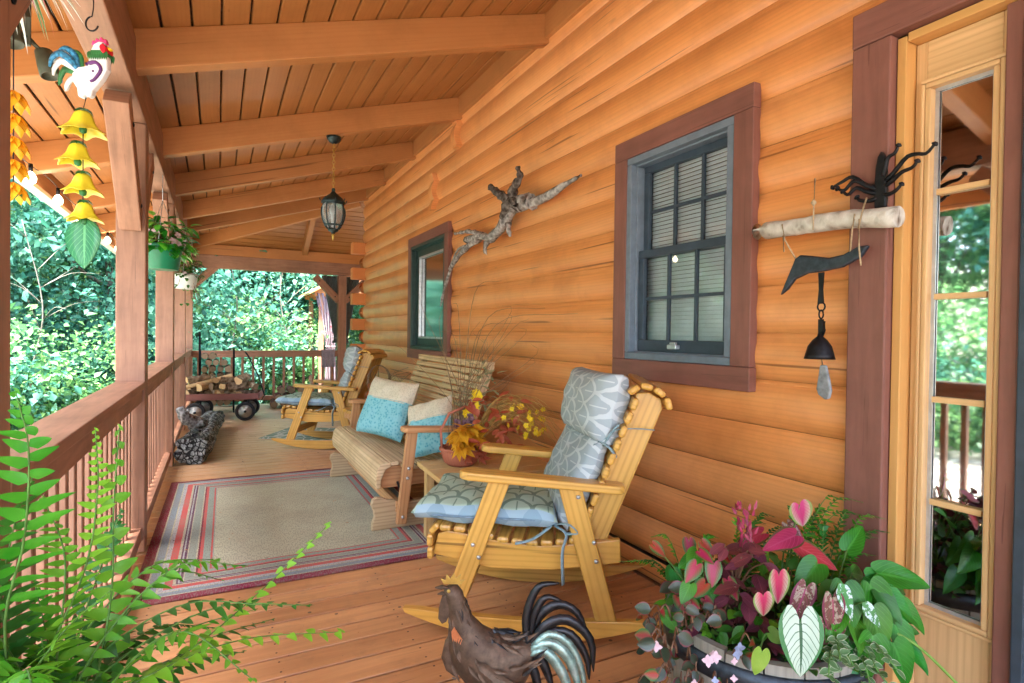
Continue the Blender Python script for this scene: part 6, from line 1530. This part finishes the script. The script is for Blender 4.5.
for i, (x, y, s, k, ch) in enumerate(T): tree(x, y, s, k, rnd(0, 6.28), ch, '%s leafy woodland tree %s' % (CNAME[k], side(x, y)))
S = [(-1.7, 12.5, 1.3, 0), (-2.7, 11.2, 1.2, 1), (-3.9, 10.6, 1.25, 0), (-5.0, 9.6, 1.3, 2), (-1.2, 14.6, 1.5, 1), (-2.6, 14.5, 1.6, 2), (.1, 14.4, 1.3, 0), (1.0, 15.2, 1.4, 1), (-4.6, 13.6, 1.7, 0), (1.9, 16.6, 1.4, 2), (-.6, 16.4, 1.7, 0), (.9, 18.0, 1.7, 1), (3.4, 16.8, 1.5, 0), (-6.6, 12.0, 1.6, 1), (-7.4, 7.4, 1.5, 0), (-8.0, 5.0, 1.5, 1), (-8.2, 2.2, 1.5, 0), (-7.8, -.6, 1.4, 2), (2.6, 20.5, 1.8, 0), (-1.0, 20.0, 1.9, 2), (4.8, 15.2, 1.3, 1), (-3.0, 17.5, 1.9, 1)]
for i, (x, y, s, k) in enumerate(S): shrub(x, y, s, k, rnd(0, 6.28), '%s woodland shrub %s' % (CNAME[k], side(x, y)))
for x, y, s, lab in ((.25, 13.4, 1.0, 'thin pale bare sapling just beyond the middle of the far railing'), (1.35, 13.9, 1.15, 'thin pale bare sapling beside the gazebo'), (-2.3, 10.4, .9, 'thin pale bare sapling outside the left railing')):
    t = thing('bare_sapling', lab, 'tree', (x, y, gz(x, y)), rnd(0, 6), 'thin bare saplings at the edge of the woods'); t.scale = (s, s, s); m = MB()
    q = bez([(0, 0, -.2), (.1, .05, 1.2), (-.05, .1, 2.4), (.2, 0, 3.8)], 16); m.tube(q, [.022 * (1 - .75 * i / 16) for i in range(17)], 7)
    for i in range(13): j = random.randint(4, 15); a = rnd(0, 2 * PI); l = rnd(.4, 1.1); d = V((math.cos(a), math.sin(a), rnd(.1, .9))); m.tube(bez([q[j], q[j] + d * l * .5 + V((0, 0, .08)), q[j] + d * l + V((0, 0, rnd(-.2, .2)))], 6), [.008 * (1 - .8 * k / 6) for k in range(7)], 5)
    m.obj('stem', 'paletwig', t)
random.seed(77); m = MB()
for i in range(110):
    x = rnd(-.3, 1.5); y = rnd(1.4, 8.2); a = rnd(0, 6.28); m.leaf((x, y, .016), (math.cos(a), math.sin(a), 0), (0, 0, 1), rnd(.008, .026), rnd(.005, .012), 'ovate', 0, .25, 4, random.choice((0, 0, 1)))
o = m.obj('leaf_litter', ['fallrust', 'bark']); o['kind'] = 'stuff'
# far woods reading as one mass
m = MB()
o = bpy.data.objects.new('far_woods', crown_mesh('far_woods', 50000, 300, (30, 22, 4.5), .38, 'leafB', .8, .75)); col.objects.link(o); o.location = (-2, 24, 3.2)
# keep the mass behind the individual trees
me = o.data; co = np.empty(len(me.vertices) * 3, np.float32); me.vertices.foreach_get('co', co); co = co.reshape(-1, 3); w = co + np.array([-2, 24, 3.2]); bad = ((w[:, 1] < 27) & (w[:, 0] > -15)); lf = bad.reshape(-1, 4).any(1)
cc = co.reshape(-1, 4, 3); cc[lf] = cc[lf] * np.array([.5, -.35, 1]) + np.array([0, 14, 0]); me.vertices.foreach_set('co', cc.reshape(-1).astype(np.float32)); me.update(); o['kind'] = 'stuff'; o['label'] = 'distant green woods behind the nearer trees'; o['category'] = 'woods'

# ------------------------------------------------------------------ camera, light, view
cam = bpy.data.cameras.new('camera'); co_ = bpy.data.objects.new('camera', cam); col.objects.link(co_)
Fv = V((.46006497, .88778702, -.01320688)); Rv = V((.88786973, -.45991808, .01275536)); Uv = V((-.00524996, .01759429, .99983143))
mt = Matrix((Rv, Uv, -Fv)).transposed().to_4x4(); mt.translation = V((0, 0, 1.25)); co_.matrix_world = mt
cam.sensor_width = 36; cam.lens = 567.5 / 1024 * 36; cam.clip_end = 500; cam.clip_start = .02
sc.camera = co_
wd = bpy.data.worlds.new('World'); sc.world = wd; wd.use_nodes = True; nt = wd.node_tree
sky = nt.nodes.new('ShaderNodeTexSky'); sky.sky_type = 'NISHITA'; sky.sun_disc = False
SUN_EL, SUN_AZ = R(66), math.atan2(-.85, -.52)       # azimuth measured from +Y towards +X
sky.sun_elevation = SUN_EL; sky.sun_rotation = SUN_AZ; sky.air_density = 1.0; sky.dust_density = 2.5; sky.ozone_density = 1
nt.links.new(sky.outputs[0], nt.nodes['Background'].inputs[0]); nt.nodes['Background'].inputs[1].default_value = .15
sun = bpy.data.lights.new('sun', 'SUN'); so = bpy.data.objects.new('sun', sun); col.objects.link(so)
sun.energy = 4.5; sun.angle = R(6); sun.color = (1, .95, .86)
dirv = V((math.sin(SUN_AZ) * math.cos(SUN_EL), math.cos(SUN_AZ) * math.cos(SUN_EL), math.sin(SUN_EL)))
so.rotation_euler = dirv.to_track_quat('Z', 'Y').to_euler(); so.location = dirv * 30
sc.render.engine = 'CYCLES'; sc.cycles.use_denoising = True
try: sc.cycles.denoiser = 'OPENIMAGEDENOISE'
except Exception: pass
sc.cycles.max_bounces = 10; sc.cycles.diffuse_bounces = 6; sc.cycles.transparent_max_bounces = 12; sc.cycles.sample_clamp_indirect = 8
sc.view_settings.view_transform = 'Standard'; sc.view_settings.look = 'None'; sc.view_settings.gamma = 1; sc.view_settings.use_curve_mapping = False
sc.view_settings.exposure = 4.0
